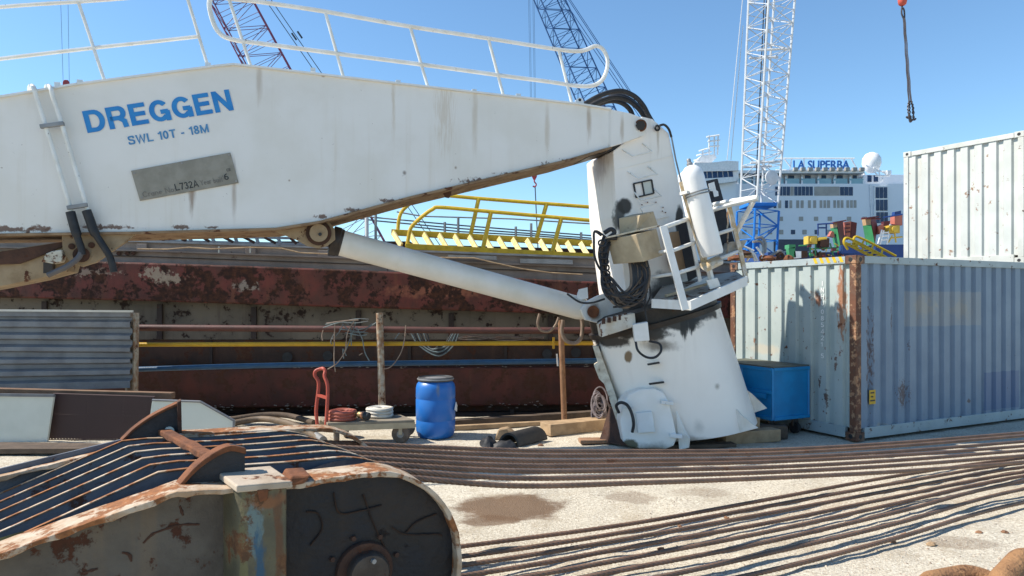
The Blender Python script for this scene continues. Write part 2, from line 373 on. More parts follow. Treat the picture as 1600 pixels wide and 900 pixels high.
for j in range(len(gy)-1):
    for i in range(ng-1):
        if gy[j] >= 12.04 and gx[i] < 3.29: continue
        m.f.append((j*ng+i, j*ng+i+1, (j+1)*ng+i+1, (j+1)*ng+i))
g_o = m.build('ground', ground_mat(), smooth=False, recalc=False); g_o['kind'] = 'structure'
g_o.data.polygons.foreach_set('use_smooth', [True]*len(g_o.data.polygons))
m = MB().box((0, 12.02, -1.0), (1800, .06, 1.9)).box((3.33, 36, -1.0), (.06, 48, 1.9))
tag(m.build('quay_wall', M['darkwood']), None, None, kind='structure')
wm = mat('harbour_water', (.03,.06,.08), (.02,.05,.06), 1, .08, bump=.4, bs=1.5)
m = MB().add([(-3000, 12, -1.6), (3000, 12, -1.6), (3000, 5000, -1.6), (-3000, 5000, -1.6)], [(0,1,2,3)])
tag(m.build('water', wm), None, None, kind='structure')
# loose stones: too many to count
m = MB(); rnd = random.Random(3)
for i in range(5200):
    px = rnd.uniform(480, 1700); py = 668 + 240*rnd.random()**1.3
    p = GP(px, py); s = rnd.choice((.003, .004, .006, .009)) * rnd.uniform(.7, 1.6)
    if math.hypot((p.x+.05)/.9, (p.y-6.75)/.75) < 1: continue
    p.z = gz(p.x, p.y)
    a = rnd.uniform(0, 6.28); ring = [V((math.cos(a+k*1.257)*s*rnd.uniform(.7,1.3), math.sin(a+k*1.257)*s*rnd.uniform(.7,1.3), s*rnd.uniform(-.2,.3))) for k in range(5)]
    m.add([p + q for q in ring] + [p + V((0, 0, s*rnd.uniform(.5,.9))), p - V((0,0,s*.4))], [(k, (k+1) % 5, 5) for k in range(5)] + [((k+1) % 5, k, 6) for k in range(5)])
tag(m.build('gravel', mat('gravel_stone', (.5,.44,.36), (.26,.2,.15), 30, .95, bump=.2)), 'loose pale gravel and crumbs of stone on the quay', 'gravel', kind='stuff')

# ---------------------------------------------------------------- deck crane standing on the quay
crane = thing('deck_crane', 'white knuckle-boom deck crane with blue lettering, its leaning pedestal set down on the quay', 'crane', (2.55, 10.3, 0))
TOP = [(-160,172), (-40,157), (0,152), (120,132), (335,104), (365,101), (392,104), (640,133), (905,163), (955,171)]
BOT = [(955,229), (890,248), (640,307), (500,345), (430,356), (210,362), (0,365), (-160,366)]
BW = .85
m = MB().prism([BP(*p) for p in TOP + BOT], NB*BW)
head = [(950,170), (985,177), (1001,183), (1010,193), (1011,203), (1006,212), (972,224), (950,231)]
m.prism([BP(*p) for p in head], NB*.07); m.prism([BP(*p, BW-.07) for p in head], NB*.07)
boom = m.build('boom', M['boom'], crane, bevel=.006)
def strip(poly, off0, off1, th, dz):            # a flange following a boom edge
    m = MB()
    for a, b in zip(poly, poly[1:]):
        a0, b0 = BP(*a, off0) + V((0,0,dz)), BP(*b, off0) + V((0,0,dz))
        t = (b0 - a0); t.normalize(); nrm = t.cross(NB).normalized(); nrm = nrm if nrm.z > 0 else -nrm
        m.prism([a0 - t*.002, b0 + t*.002, b0 + nrm*th + t*.002, a0 + nrm*th - t*.002], NB*(off1-off0))
    return m
strip(TOP, -.035, BW+.035, .022, 0).build('top_flange', M['white'], boom)
strip(BOT[::-1], -.05, BW+.05, -.026, 0).build('bottom_flange', M['flange'], boom, label='brown dirty flange under the boom')
letters('lettering', 'DREGGEN', BP(137,208,-.006), BP(365.6,172,-.006)-BP(137,208,-.006), BP(127.8,174,-.006)-BP(137,208,-.006), M['blue_ink'], boom, .2, .1)
letters('load_marking', 'SWL 10T - 18M', BP(201.5,226.5,-.006), BP(327,206.5,-.006)-BP(201.5,226.5,-.006), BP(198.5,213.3,-.006)-BP(201.5,226.5,-.006), mat('pale_blue_ink', (.05,.22,.45), (.1,.28,.48), 9, bump=0), boom, .17, .12)
pl = [BP(*p, -.004) for p in ((205,267), (360,238.5), (373,286), (219,314))]
npl = MB().prism(pl, -NB*.014).build('name_plate', M['plate'], boom, bevel=.003)
def on_plate(s, px, py, wpx, hpx, mt, nm='plate_marking', bold=0):
    X = (pl[2]-pl[3]).normalized(); Y = (pl[0]-pl[3]).normalized(); o = BP(px, py, -.0215); k = 7.9/F
    letters(nm, s, o, X*wpx*k*1.03, Y*hpx*k, mt, boom, .13, .1)
on_plate('L732A', 275, 298, 34.5, 11, M['ink'], 'serial_number')
on_plate('Crane No:', 224, 308.5, 48, 9, M['faint_ink'])
on_plate('Year built', 314, 290, 34, 9, M['faint_ink'])
on_plate('6', 351.5, 281.5, 6.5, 10.5, M['ink'], 'year_digit')
on_plate('1', 349, 282, 1.5, 9, M['faint_ink'])
on_plate('CE', 354.5, 268, 6.5, 4.5, M['ink'], 'conformity_mark')
for q in ((210,271), (358,242), (369,283), (222,309), (284,255), (296,296)): MB().cyl(BP(*q, -.018), BP(*q, -.028), .012, n=8).build('plate_rivet', M['steelgrey'], boom)
for q in ((90,135), (125,131), (325,104), (489,112), (622,131), (741,145), (810,152)): MB().box(BP(*q, .01) + V((0,0,.022)), (.06, .03, .045), UB, NB).build('lifting_eye', M['white'], boom)
m = MB()
m.prism([BP(*q, .02) for q in ((898,163), (901,155), (906,152), (911,155), (913,164))], NB*.05)
m.build('pad_eye', M['white'], boom)
MB().cyl(BP(906,156,.015), BP(906,156,.01), .02, n=10).build('eye_hole', M['black'], boom)
# hydraulic tubes down the boom side and their hoses
m = MB()
for dx in (0, 26):
    m.tube(crv([BP(47+dx,150,.3), BP(46.5+dx,137,.12), BP(50+dx,134,-.03), BP(54+dx,140,-.09), BP(57+dx,152,-.09), BP(75+dx,208,-.08), BP(104+dx,304,-.08), BP(111+dx,330,-.08)], 6), .024, 10)
m.build('hydraulic_tube', M['tube'], boom, True)
for a, b in (((63,198), (100,193)), ((105,325), (137,320))):
    MB().bar(BP(*a, -.1), BP(*b, -.1), .05, .045).build('pipe_clamp', M['steelgrey'], boom, bevel=.005)
for pts, nm in (([(110,331), (115,350), (121,370), (127,388), (128,398)], 0), ([(135,329), (141,345), (147,362), (160,382), (172,402), (178,425)], 0)):
    p = crv([BP(*q, -.1) for q in pts], 6)
    MB().tube(p, [.05 if i < len(p)*.45 else .038 for i in range(len(p))], 10).build('hydraulic_hose', M['black'], boom, True)
MB().tube(crv([BP(128,392,-.1), BP(122,403,-.12), BP(105,416,-.14), BP(75,430,-.12)], 6), .032, 10).build('hydraulic_hose', mat('grey_rubber', (.11,.1,.1), bump=.05), boom, True)
# brackets and folded outer jib below the boom
br = MB().prism([BP(*q, .0) for q in ((96,364), (214,363), (205,372), (150,410), (128,417), (108,408), (98,392))], NB*.06)
br.prism([BP(*q, .6) for q in ((96,364), (214,363), (205,372), (150,410), (128,417), (108,408), (98,392))], NB*.06)
br.build('jib_bracket', M['lug'], boom, bevel=.004)
MB().cyl(BP(127,398,-.06), BP(127,398,.7), .085).build('jib_pin', M['rust_dark'], boom, True)
for q in ((112,385), (143,383)): MB().cyl(BP(*q, -.02), BP(*q, .03), .035, n=10).build('bracket_bolt', M['rust_dark'], boom)
jib = MB().prism([BP(*q, .1) for q in ((-160,415), (0,392), (95,378), (104,384), (108,410), (104,424), (60,436), (0,448), (-160,478))], NB*.42).build('outer_jib', M['lug'], crane, bevel=.008)
MB().prism([BP(*q, .06) for q in ((-160,438), (0,413), (30,412), (62,400), (100,384), (96,378), (60,384), (0,393), (-160,415))], NB*.035).build('jib_shade_strip', M['rust_dark'], jib)  # dark strip paints the shade along the jib's upper side
MB().prism([BP(*q, -.06) for q in ((64,409), (72,396), (82,392), (96,390), (98,400), (95,409), (82,412))], NB*.14).build('jib_lug', mat('chipped_white', (.62,.58,.48), (.5,.45,.35), 9, .6, rust=.45, rs=12, bump=.3), jib, bevel=.01)
MB().box(BP(77,418,.0), (.09, .09, .13), UB, NB).build('jib_foot', M['grease'], jib)
# the luffing cylinder
BR = ((418,357), (512,344), (523,358), (524,374), (512,384), (498,388), (480,384), (462,374))
for o in (.14, .66):
    MB().prism([BP(*q, o) for q in BR], NB*.06).build('cylinder_bracket', M['lug'], boom, bevel=.004)
MB().cyl(BP(498,364,.1), BP(498,364,.13), .155, n=28).build('pin_cover', M['rust_dark'], boom, True)
MB().cyl(BP(498,364,.04), BP(498,364,.12), .11, n=24).build('pin_head', M['lug'], boom, True)
MB().cyl(BP(500,366,.02), BP(500,366,.05), .022, n=10).build('pin_hole', M['black'], boom)
A, B = BP(531,379,.42), BP(914,484,.5); D = (B-A).normalized(); L = (B-A).length
cy = MB().lathe(A, D, [(.1,-.05), (.172,0), (.172,.02), (.168,.03), (.166,L*.5), (.166,L-.1), (.15,L-.02), (.1,L)], 40).build('luffing_cylinder', M['cyl'], crane, True)
MB().lathe(A-D*.12, D, [(.12,0), (.19,.01), (.19,.1), (.178,.11), (.178,.14), (.15,.15)], 32).build('cylinder_collar', M['grease'], cy, True)
m = MB().cyl(BP(498,364,.24), BP(498,364,.62), .17, n=24); m.bar(BP(500,366,.43), A-D*.05, .3, .2); m.build('rod_eye', M['grease'], cy, True)
MB().lathe(A+D*.78, D, [(.168,0), (.1695,.004), (.1695,.016), (.168,.02)], 40).build('weld_ring', M['cyl'], cy, True)
# hanging lug under the boom
MB().prism([BP(*q, .25) for q in ((688,291), (706,288), (705,304), (702,309), (697,308), (692,300))], NB*.05).build('hanging_lug', M['rust_dark'], boom)
# column
CP = .1
colf = [(958,236), (975,223), (1003,182), (1020,186), (1045,208), (1072,340), (1092,440), (1102,484), (985,506), (975,430), (963,338)]
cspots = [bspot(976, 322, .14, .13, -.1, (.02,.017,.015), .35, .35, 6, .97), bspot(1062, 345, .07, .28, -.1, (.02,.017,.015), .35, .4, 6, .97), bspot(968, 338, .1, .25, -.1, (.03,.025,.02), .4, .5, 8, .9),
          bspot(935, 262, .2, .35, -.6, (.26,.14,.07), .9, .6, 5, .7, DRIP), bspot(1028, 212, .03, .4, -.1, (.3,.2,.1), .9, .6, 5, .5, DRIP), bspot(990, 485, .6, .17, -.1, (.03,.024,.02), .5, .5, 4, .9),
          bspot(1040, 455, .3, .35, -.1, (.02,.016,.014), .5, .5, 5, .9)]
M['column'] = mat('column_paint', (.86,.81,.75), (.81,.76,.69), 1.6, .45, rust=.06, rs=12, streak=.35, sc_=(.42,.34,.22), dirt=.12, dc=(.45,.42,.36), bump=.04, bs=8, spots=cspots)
cm = MB().prism([BP(*q, CP) for q in colf], NB*1.0).build('column', M['column'], crane, bevel=.012)
for a, b, c, d in (((973,234), (988,244), (1019,237), (1004,224)), ((981,268), (997,279), (1027,272), (1012,260)), ((991,300), (1001,313), (1033,306), (1021,294))):
    MB().tube([BP(*a, CP), BP(*b, CP-.13), BP(*c, CP-.13), BP(*d, CP)], .011, 8).build('hand_rung', M['tube'], cm, True)
fr = ((990,287), (1018,281), (1021.5,302), (994,308.5))
m = MB()
for a, b in zip(fr, fr[1:]+fr[:1]): m.bar(BP(*a, CP-.012), BP(*b, CP-.012), .018, .02)
m.bar(BP(1003,284.5,CP-.012), BP(1007,305.5,CP-.012), .016, .018); m.build('frame_marking', M['black'], cm)
MB().prism([BP(*q, CP-.005) for q in ((1004,284), (1018,281), (1021.5,302), (1008,305))], NB*.003).build('cream_patch', M['cream'], cm)
MB().bar(BP(959,266,CP-.004), BP(1052,243,CP-.004), .012, .006).build('weld_seam', M['column'], cm)
MB().prism([BP(*q, CP-.02) for q in ((1001,325), (1030,318), (1046,338), (1012,347))], NB*.018).build('cover_plate', M['column'], cm, bevel=.003)
for q in ((1003,320), (1012,316), (1025,316), (1036,324), (1040,332), (1035,330)): MB().cyl(BP(*q, CP-.05), BP(*q, CP), .009, n=6).build('bolt', M['rust'], cm)
m = MB()
m.tube([BP(1049,213,CP-.02), BP(1056,250,CP-.03), BP(1066,290,CP-.03), BP(1071,310,CP-.03)], .012, 6); m.build('side_pipe', M['steelgrey'], cm, True)
MB().cyl(BP(1001,196,-.05), BP(1001,196,BW+.05), .07, n=6).build('pivot_pin', M['black'], crane)
MB().cyl(BP(1001,196,-.02), BP(1001,196,.0), .085, n=20).build('pivot_washer', M['rust'], crane)
MB().prism([BP(*q, .12) for q in ((920,245), (968,232), (971,226), (965,223), (922,236))], NB*.6).build('shaded_gap_fill', M['grease'], crane)  # black fill stands in for the shaded gap under the boom head
m = MB()
for pts, o in (([(905,168), (913,163), (930,153), (950,145), (972,142.5), (992,151), (1005,165), (1013,180), (1020,192)], .3), ([(920,168), (934,160), (959,152.5), (979,156), (995,167), (1004,178), (1012,192)], .42),
               ([(925,170), (940,161), (957,157.5), (972,161), (984,171), (990,185)], .55), ([(910,167), (940,157), (966,150), (986,157), (1000,171), (1009,184)], .62)):
    MB().tube(crv([BP(*q, o) for q in pts], 6), .036, 10).build('hydraulic_hose', M['black'], crane, True)
MB().tube(crv([BP(1031,196,-.02), BP(1038,195,-.0), BP(1045,202,.05), BP(1049,214,.08)], 6), .017, 8).build('hydraulic_hose', M['black'], crane, True)
MB().tube([BP(1027,200,.06) + (UB*math.cos(a) + V((0,0,1))*math.sin(a))*.034 for a in [k*PI/8 for k in range(16)]], .014, 8, True).build('hose_ring', M['black'], crane, True)
# slew ring and pedestal
def ring(c, r, tilt, n=56, yaw=0):
    c = V(c); X = V((math.cos(tilt), 0, math.sin(tilt))); Y = V((0,1,0))
    return [c + (X*math.cos(2*PI*k/n) + Y*math.sin(2*PI*k/n))*r for k in range(n)]
T1 = R(15)
TOPC, BOTC = V((2.10, 10.35, 1.66)), V((2.56, 10.3, .15))
AX = V((-math.sin(T1), 0, math.cos(T1)))
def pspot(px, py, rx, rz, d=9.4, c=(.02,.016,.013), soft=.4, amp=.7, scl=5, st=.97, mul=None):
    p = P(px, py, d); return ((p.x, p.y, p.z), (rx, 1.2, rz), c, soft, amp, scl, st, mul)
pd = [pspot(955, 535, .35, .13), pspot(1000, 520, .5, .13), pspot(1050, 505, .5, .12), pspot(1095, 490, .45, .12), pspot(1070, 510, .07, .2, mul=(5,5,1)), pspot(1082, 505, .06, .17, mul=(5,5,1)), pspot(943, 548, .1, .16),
      pspot(1030, 540, .3, .12, c=(.1,.08,.06), soft=.8, st=.8), pspot(986, 560, .06, .1, c=(.22,.14,.07)), pspot(1075, 690, .5, .1, c=(.2,.15,.1), soft=.9, st=.7), pspot(1122, 604, .06, .06, c=(.4,.36,.3), soft=.9), pspot(1090, 665, .1, .12, c=(.5,.47,.42), soft=.9, st=.6)]
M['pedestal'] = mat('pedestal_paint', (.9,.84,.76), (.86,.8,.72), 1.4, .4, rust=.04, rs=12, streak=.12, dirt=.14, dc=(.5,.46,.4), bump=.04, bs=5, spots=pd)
ped = MB().loft([ring(BOTC, .98, R(7)), ring(BOTC.lerp(TOPC, .5), .965, R(11)), ring(TOPC, .95, T1)]).build('pedestal', M['pedestal'], crane, True)
MB().loft([ring(TOPC + AX*.0, .97, T1), ring(TOPC + AX*.07, .985, T1), ring(TOPC + AX*.075, .93, T1), ring(TOPC + AX*.26, .93, T1), ring(TOPC + AX*.3, .8, T1)]).build('slew_ring', M['grease'], crane, True)
fl = MB().prism([P(*q) for q in ((936,507,9.5), (952,497,9.4), (992,489,9.3), (994,510,9.3), (940,527,9.45))], (0,.3,0)).build('bolt_flange', mat('rusty_white_flange', (.66,.62,.54), (.55,.48,.38), 6, .55, rust=.33, rs=7, rc=(.3,.12,.04), streak=.6, bump=.15), crane, bevel=.01)
for k in range(5):
    q = P(943+k*8.6, 506-k*2.0, 9.38); MB().cyl(q, q + V((0,0,.07)), .026, n=6).build('flange_bolt', M['rust_dark'], fl)
lugm = mat('lug_paint', (.72,.72,.7), (.64,.63,.58), 5, .45, rust=.1, rs=9, bump=.05, spots=[bspot(928, 487, .13, .15, -.2, (.16,.1,.055), .5, .6, 6, .9)])
MB().prism([BP(*q, .3) for q in ((907,483), (917,471), (935,462), (955,456), (985,470), (992,500), (950,509), (915,500))], NB*.08).build('cylinder_lug', lugm, crane, bevel=.012)
MB().prism([BP(*q, .72) for q in ((907,483), (917,471), (935,462), (955,456), (985,470), (992,500), (950,509), (915,500))], NB*.08).build('cylinder_lug', lugm, crane, bevel=.012)
MB().cyl(BP(927,487,.26), BP(927,487,.3), .085, n=18).build('lug_pin', M['rust'], crane)
MB().prism([P(*q) for q in ((905,452,10.0), (918,449,10), (919,466,10), (900,470,10))], (0,.1,0)).build('lamp_bracket', M['white'], crane)
jb = MB().prism([P(*q) for q in ((989,507,9.1), (1012,503,9.1), (1015,532,9.12), (992,534,9.12))], (0.03,.26,0)).build('terminal_box', M['white'], crane, bevel=.006)
MB().tube(crv([P(993,533,9.15), P(997,548,9.1), P(1010,558,9.1), P(1024,558,9.1), P(1033,548,9.12), P(1030,537,9.15), P(1014,533,9.2)], 6), .016, 8).build('cable_loop', M['black'], crane, True)
for a, b in (((1012,569.5), (1030,566.5)), ((1014.5,600), (1037,597))): MB().bar(P(*a, 9.36), P(*b, 9.36), .06, .022).build('slot', M['black'], ped)
# watertight door
dq = [(974,690), (969,660), (972,633), (983,616), (1000,608), (1022,606.5), (1036,612), (1045,628), (1052,655), (1058,684), (1053,697), (1040,702), (1000,701), (982,698)]
def DD(px, py, o=0): return P(px, py, 9.46 - (px-970)/88*.16 - (py-606)/95*.06 - o)
door = MB().prism([DD(*q) for q in dq], (0,.45,0)).build('door', mat('door_paint', (.86,.82,.76), (.8,.76,.69), 3, .4, rust=.05, dirt=.2, bump=.04, spots=[pspot(1020, 700, .35, .12, c=(.12,.1,.07), soft=.9, st=.8), pspot(985, 697, .12, .1, c=(.1,.09,.05))]), ped, bevel=.02)
MB().prism([DD(*q, .05) for q in ((993,646), (1019,643), (1024,675), (997,677))], (0,.05,0)).build('cover_box', M['white'], ped, bevel=.006)
MB().tube(crv([DD(967,645,.02), DD(963,634,.06), DD(970,629,.1), DD(980,633,.1), DD(987,646,.1), DD(990,662,.1), DD(988,675,.05)], 6), .021, 8).build('door_handle', M['black'], ped, True)
for q in ((1042,629), (1056,681)): MB().box(DD(*q, .02), (.16, .06, .05), (1,0,-.1)).build('door_hinge', M['white'], ped, bevel=.005)
MB().bar(DD(972,637,.06), DD(990,637,.06), .03, .02).build('door_lever', M['white'], ped)
# gussets, side plate
gm = mat('gusset_paint', (.8,.76,.69), (.7,.65,.56), 6, .45, rust=.22, rs=10, streak=.3, bump=.08)
for name, pts, ex in (('gusset', ((1131,618,9.62), (1146,679,9.5), (1184,669,9.35), (1160,650,9.45)), (.02,.03,0)), ('gusset', ((1149,596,10.1), (1164,650,10.1), (1199,638,9.95), (1175,615,10.0)), (.0,.03,0)),
                      ('gusset', ((1056,643,9.33), (1061,703,9.3), (1074,700,9.25), (1076,685,9.25), (1068,672,9.28)), (.03,.02,0))):
    MB().prism([P(*q) for q in pts], ex).build(name, gm, crane, bevel=.004)
MB().prism([P(*q) for q in ((952,636,9.9), (936,690,9.75), (988,698,9.5), (968,650,9.75))], (.02,.03,0)).build('gusset', M['rust_dark'], crane, label='brown unpainted gusset')
sp = [(926,541), (935,541), (960,612), (988,697), (976,697), (951,620), (944,600), (936,592), (928,571), (934,567)]
MB().prism([P(px, py, 10.0-(py-541)/156*.35) for px, py in sp], (.03,.25,0)).build('side_strip', mat('worn_side', (.74,.66,.52), (.5,.4,.28), 9, .6, rust=.28, rs=9, bump=.2), crane, bevel=.004)
# cable bundle
m = MB(); rnd = random.Random(5)
for i in range(17):
    a = i/16; u = rnd.uniform(-2, 2)
    pts = [P(984+a*26, 408, 9.32), P(986+a*28+u, 428, 9.28), P(985+a*22+u, 448+a*10, 9.25), P(972+a*10, 458+a*20+u, 9.24), P(957+a*2, 450+a*22+u, 9.26), P(946-a*2+u, 432+a*20, 9.3), P(943+u, 412+a*12, 9.34), P(939+u, 390+a*6, 9.36), P(948+u*2, 372+u, 9.4)]
    t = MB().tube(crv(pts, 6), .019+rnd.random()*.007, 7)
    t.build('control_cable', M['black'] if i % 3 else mat('brown_cable%d' % i if False else 'brown_cable', (.2,.145,.1), (.12,.09,.065), 7, .6), crane, True)
for pts, r in (([(948,372), (935,362), (928,361)], .012), ([(940,368), (929,362), (928,377), (929,400), (936,418), (944,425)], .016), ([(1010,412), (1014,440), (1016,462), (1009,482), (1011,505)], .011), ([(1004,412), (1010,455), (1007,480), (1011,500)], .011),
               ([(945,467), (925,473), (906,472), (886,459)], .014), ([(991,372), (990,380), (998,391), (1005,399), (1008,397)], .012), ([(958,480), (985,476), (1005,462), (1012,455)], .014), ([(948,374), (960,364), (955,358), (944,364)], .03), ([(946,378), (952,372), (964,372)], .03)):
    MB().tube(crv([P(px, py, 9.3) for px, py in pts], 6), r, 7).build('loose_cable', M['black'], crane, True)
for i in range(12):
    u = rnd.uniform; a = i/11
    pts = [P(1000+u(-6,10), 410, 9.3), P(1004+u(-6,12), 430+u(-4,8), 9.25), P(996+u(-10,12), 455+u(-6,14), 9.2), P(972+u(-8,8), 470+u(-12,10), 9.2), P(952+u(-6,6), 448+u(-14,16), 9.22), P(944+u(-5,6), 415+u(-12,12), 9.3), P(946+u(-6,8), 380+u(-6,6), 9.36)]
    MB().tube(crv(pts, 6), .009+.008*rnd.random(), 6).build('loose_cable', M['black'] if i % 4 else M['darkwood'], crane, True)
for i in range(9): MB().tube([P(941+i*1.2, 380+i*9.5, 9.22) + V((math.cos(t)*.05, math.sin(t)*.03, math.sin(t)*.045)) for t in [q*PI/6 for q in range(12)]], .012, 6, True).build('cable_wrap', M['black'], crane, True)
# junction boxes
def corner_box(nm, l0, l1, m0, m1, r0, r1, dl, dm, dr, mt):
    A0, A1, B0, B1, C0, C1 = P(*l0, dl), P(*l1, dl), P(*m0, dm), P(*m1, dm), P(*r0, dr), P(*r1, dr)
    D0, D1 = A0 + C0 - B0, A1 + C1 - B1
    return MB().loft([[A1, B1, C1, D1], [A0, B0, C0, D0]]).build(nm, mt, crane, bevel=.008)
corner_box('junction_box', (967,341), (968,368), (1000,336), (994,362), (1021,330), (1029,354), 9.5, 9.24, 9.6, M['tan'])
corner_box('junction_box', (948,374), (958,413), (994,366), (1006,409), (1026,357), (1036,399), 9.4, 9.12, 9.5, M['tan'])
MB().bar(P(946,372,9.3), P(1030,353,9.25), .1, .02).build('box_lid', mat('rusty_lid', (.62,.55,.42), (.5,.4,.26), 9, .6, rust=.4, rs=14), crane)
bb = MB().prism([P(*q, 9.95) for q in ((1044,363), (1061,361), (1077,419), (1061,428), (1045,412))], (.1,.3,0)).build('control_box', mat('brown_box_paint', (.42,.27,.15), (.36,.22,.12), 5, .6, dirt=.2), crane, bevel=.006)
def PK(px, py, d): return P(px, py, d*.953)
# platform at the column's right side
plat = MB().prism([PK(*q) for q in ((1018,470,9.75), (1080,472,9.5), (1168,436,9.95), (1150,424,10.8), (1040,440,10.8))], (0,0,-.05)).build('platform', mat('platform_deck', (.4,.36,.3), (.3,.25,.2), 5, .7, rust=.4, rs=5), crane)
kp = M['white']
MB().prism([PK(*q) for q in ((1018,467,9.74), (1080,470,9.49), (1080,485,9.49), (1018,481,9.74))], (.01,.02,0)).build('kick_plate', kp, plat)
MB().prism([PK(*q) for q in ((1080,470,9.49), (1168,431,9.94), (1168,446,9.94), (1080,485,9.49))], (-.02,.03,0)).build('kick_plate', kp, plat)
MB().prism([PK(*q) for q in ((1066,452,10.2), (1106,432,10.3), (1106,444,10.3), (1066,464,10.2))], (0,.03,0)).build('kick_plate', kp, plat)
MB().bar(PK(1040,462,9.85), PK(1118,440,10.05), .06, .03).build('deck_edge', M['tan'], plat)
def post(a, b, da, db, wd, th, mt, nm='post'):
    return MB().bar(PK(*a, da), PK(*b, db), wd, th, (0,1,0)).build(nm, mt, plat, bevel=.004)
post((1036,353), (1071,484), 9.5, 9.46, .09, .05, M['white'])
post((1075,343), (1094,440), 9.95, 9.95, .045, .04, M['white'])
am = mat('worn_angle', (.5,.36,.19), (.62,.58,.5), 9, .6, rust=.22, rs=10, bump=.2)
post((1066,284), (1103,418), 9.9, 9.9, .085, .05, am, 'bottle_post')
post((1138,318), (1157,396), 10.1, 10.1, .055, .05, am); post((1157,394), (1167,442), 10.08, 9.98, .055, .05, am)
def rail(pts, r=.024, mt=None): MB().tube([PK(*q) for q in pts], r, 8).build('handrail', mt or M['tube'], plat, True)
rail([(1041,354,9.5), (1075,342,9.95)], .03); rail([(1050,392,9.5), (1085,379,9.95)], .026); rail([(1058,427,9.5), (1093,416,9.95)], .026); rail([(1020,433,9.85), (1058,427,9.55)], .022); rail([(1031,394,9.8), (1050,391,9.5)], .022)
rail([(1110,369,10.1), (1148,357,10.1)], .026); rail([(1125,404,10.1), (1156,392,10.1)], .026)
rail([(1106,322,10.3), (1140,315,10.1), (1184,308.5,9.8)], .036); rail([(1106,330,10.1), (1145,319,10.0), (1184,310,9.8)], .03); rail([(1177,315,9.85), (1150,364,10.2)], .034); rail([(1108,340,10.2), (1118,322,10.2)], .026)
MB().tube([PK(1137+math.sin(k*1.3)*.6, 322+k*4, 10.12) for k in range(20)], .011, 6).build('safety_chain', M['brownpost'], plat)
MB().prism([PK(*q, 10.4) for q in ((1101,283), (1121,279), (1150,386), (1127,398))], (.02,.05,0)).build('shield_panel', mat('scorched_panel', (.02,.022,.03), (.03,.032,.04), 5, .6), plat)
MB().prism([PK(*q, 10.38) for q in ((1107,287), (1116,284), (1119,297), (1122,299), (1123,306), (1116,308), (1114,299), (1109,298))], (0,.01,0)).build('bare_patch', M['white'], plat)
MB().prism([PK(*q, 10.35) for q in ((1058,350), (1072,338), (1095,428), (1075,440))], (.02,.05,0)).build('shield_panel', mat('scorched_panel_dark', (.018,.018,.022)), plat)
MB().prism([PK(*q) for q in ((1093,412,9.8), (1104,420,9.7), (1130,407,9.7), (1122,398,9.95))], (0,0,-.045)).build('bottle_bracket', am, plat)
MB().bar(PK(1107,418,9.85), PK(1114,446,9.9), .06, .05).build('bracket_leg', M['white'], plat)
MB().prism([PK(*q, 9.8) for q in ((1104,438), (1121,434), (1126,447), (1110,452))], (0,.05,0)).build('clamp_plate', M['tube'], plat)
MB().prism([PK(*q, 10.15) for q in ((1128,404), (1156,395), (1168,375), (1140,378))], (0,.25,.0)).build('side_tray', mat('worn_grey', (.42,.4,.36), (.3,.26,.2), 6, .6, rust=.25), plat)
MB().prism([PK(*q, 9.97) for q in ((1113,444), (1117,454), (1112,468), (1108,452))], (0,.03,0)).build('rust_tab', M['rust'], plat)
# gas bottle strapped to the platform
ga, gb = PK(1079,262,9.75), PK(1114,400,9.75); gd = (gb-ga).normalized(); gl = (gb-ga).length
gas = thing('gas_bottle', 'tall white gas bottle strapped to the crane platform railing', 'gas bottle', gb)
MB().lathe(ga, gd, [(.03,-.03), (.075,-.015), (.12,.03), (.143,.09), (.146,.15), (.146,gl-.05), (.13,gl-.01), (.06,gl)], 36).build('body', mat('bottle_paint', (.8,.8,.79), (.75,.75,.73), 3, .35, streak=.1, bump=.02, rust=.03), gas, True)
MB().lathe(ga - gd*.12, gd, [(.02,0), (.028,.01), (.028,.05), (.04,.06), (.04,.1)], 14).build('valve', M['steelgrey'], gas, True)
m = MB()
for t in (.28, .31): m.tube([ga + gd*gl*t + (gd.cross(V((0,1,0)))*math.cos(a) + V((0,1,0))*math.sin(a))*.152 for a in [k*PI/14 for k in range(28)]], .009, 6, True)
m.build('strap', M['steelgrey'], gas); MB().bar(PK(1064,303,9.75), PK(1075,300,9.65), .05, .04).build('strap_lug', M['white'], gas)
# handrail along the boom
hr = M['tube']
def boomrail(pts, r=.023, o=.06, nm='handrail'): MB().tube(crv([BP(*q, o) for q in pts], 5), r, 8).build(nm, hr, boom, True)
boomrail([(-160,28), (0,11), (125,2.5), (200,-3), (287,-11)]); boomrail([(-160,112), (0,92), (145,75), (230,66), (310,57)])
boomrail([(400,2), (360,-2), (340,-6), (330,-4), (327,8), (331,28), (338,45), (350,57), (372,63.5), (400,67), (525,83.5), (660,101), (787,118.5), (860,128), (900,134), (925,134), (940,126), (948,110), (949,92), (942,77), (931,72), (915,78), (900,80), (870,77), (763,60), (641,41.5), (508,18), (400,2)], .028)
for a, b in (((122,2), (163,125)), ((290,-12), (325,104)), ((357,-4), (392,104)), ((508,18), (537,122)), ((641,42), (669,137)), ((763,60), (787,151)), ((873,78), (894,163)), ((-40,15), (-5,152))):
    MB().tube([BP(*a, .06), BP(*b, .06)], .02, 8).build('stanchion', hr, boom, True)

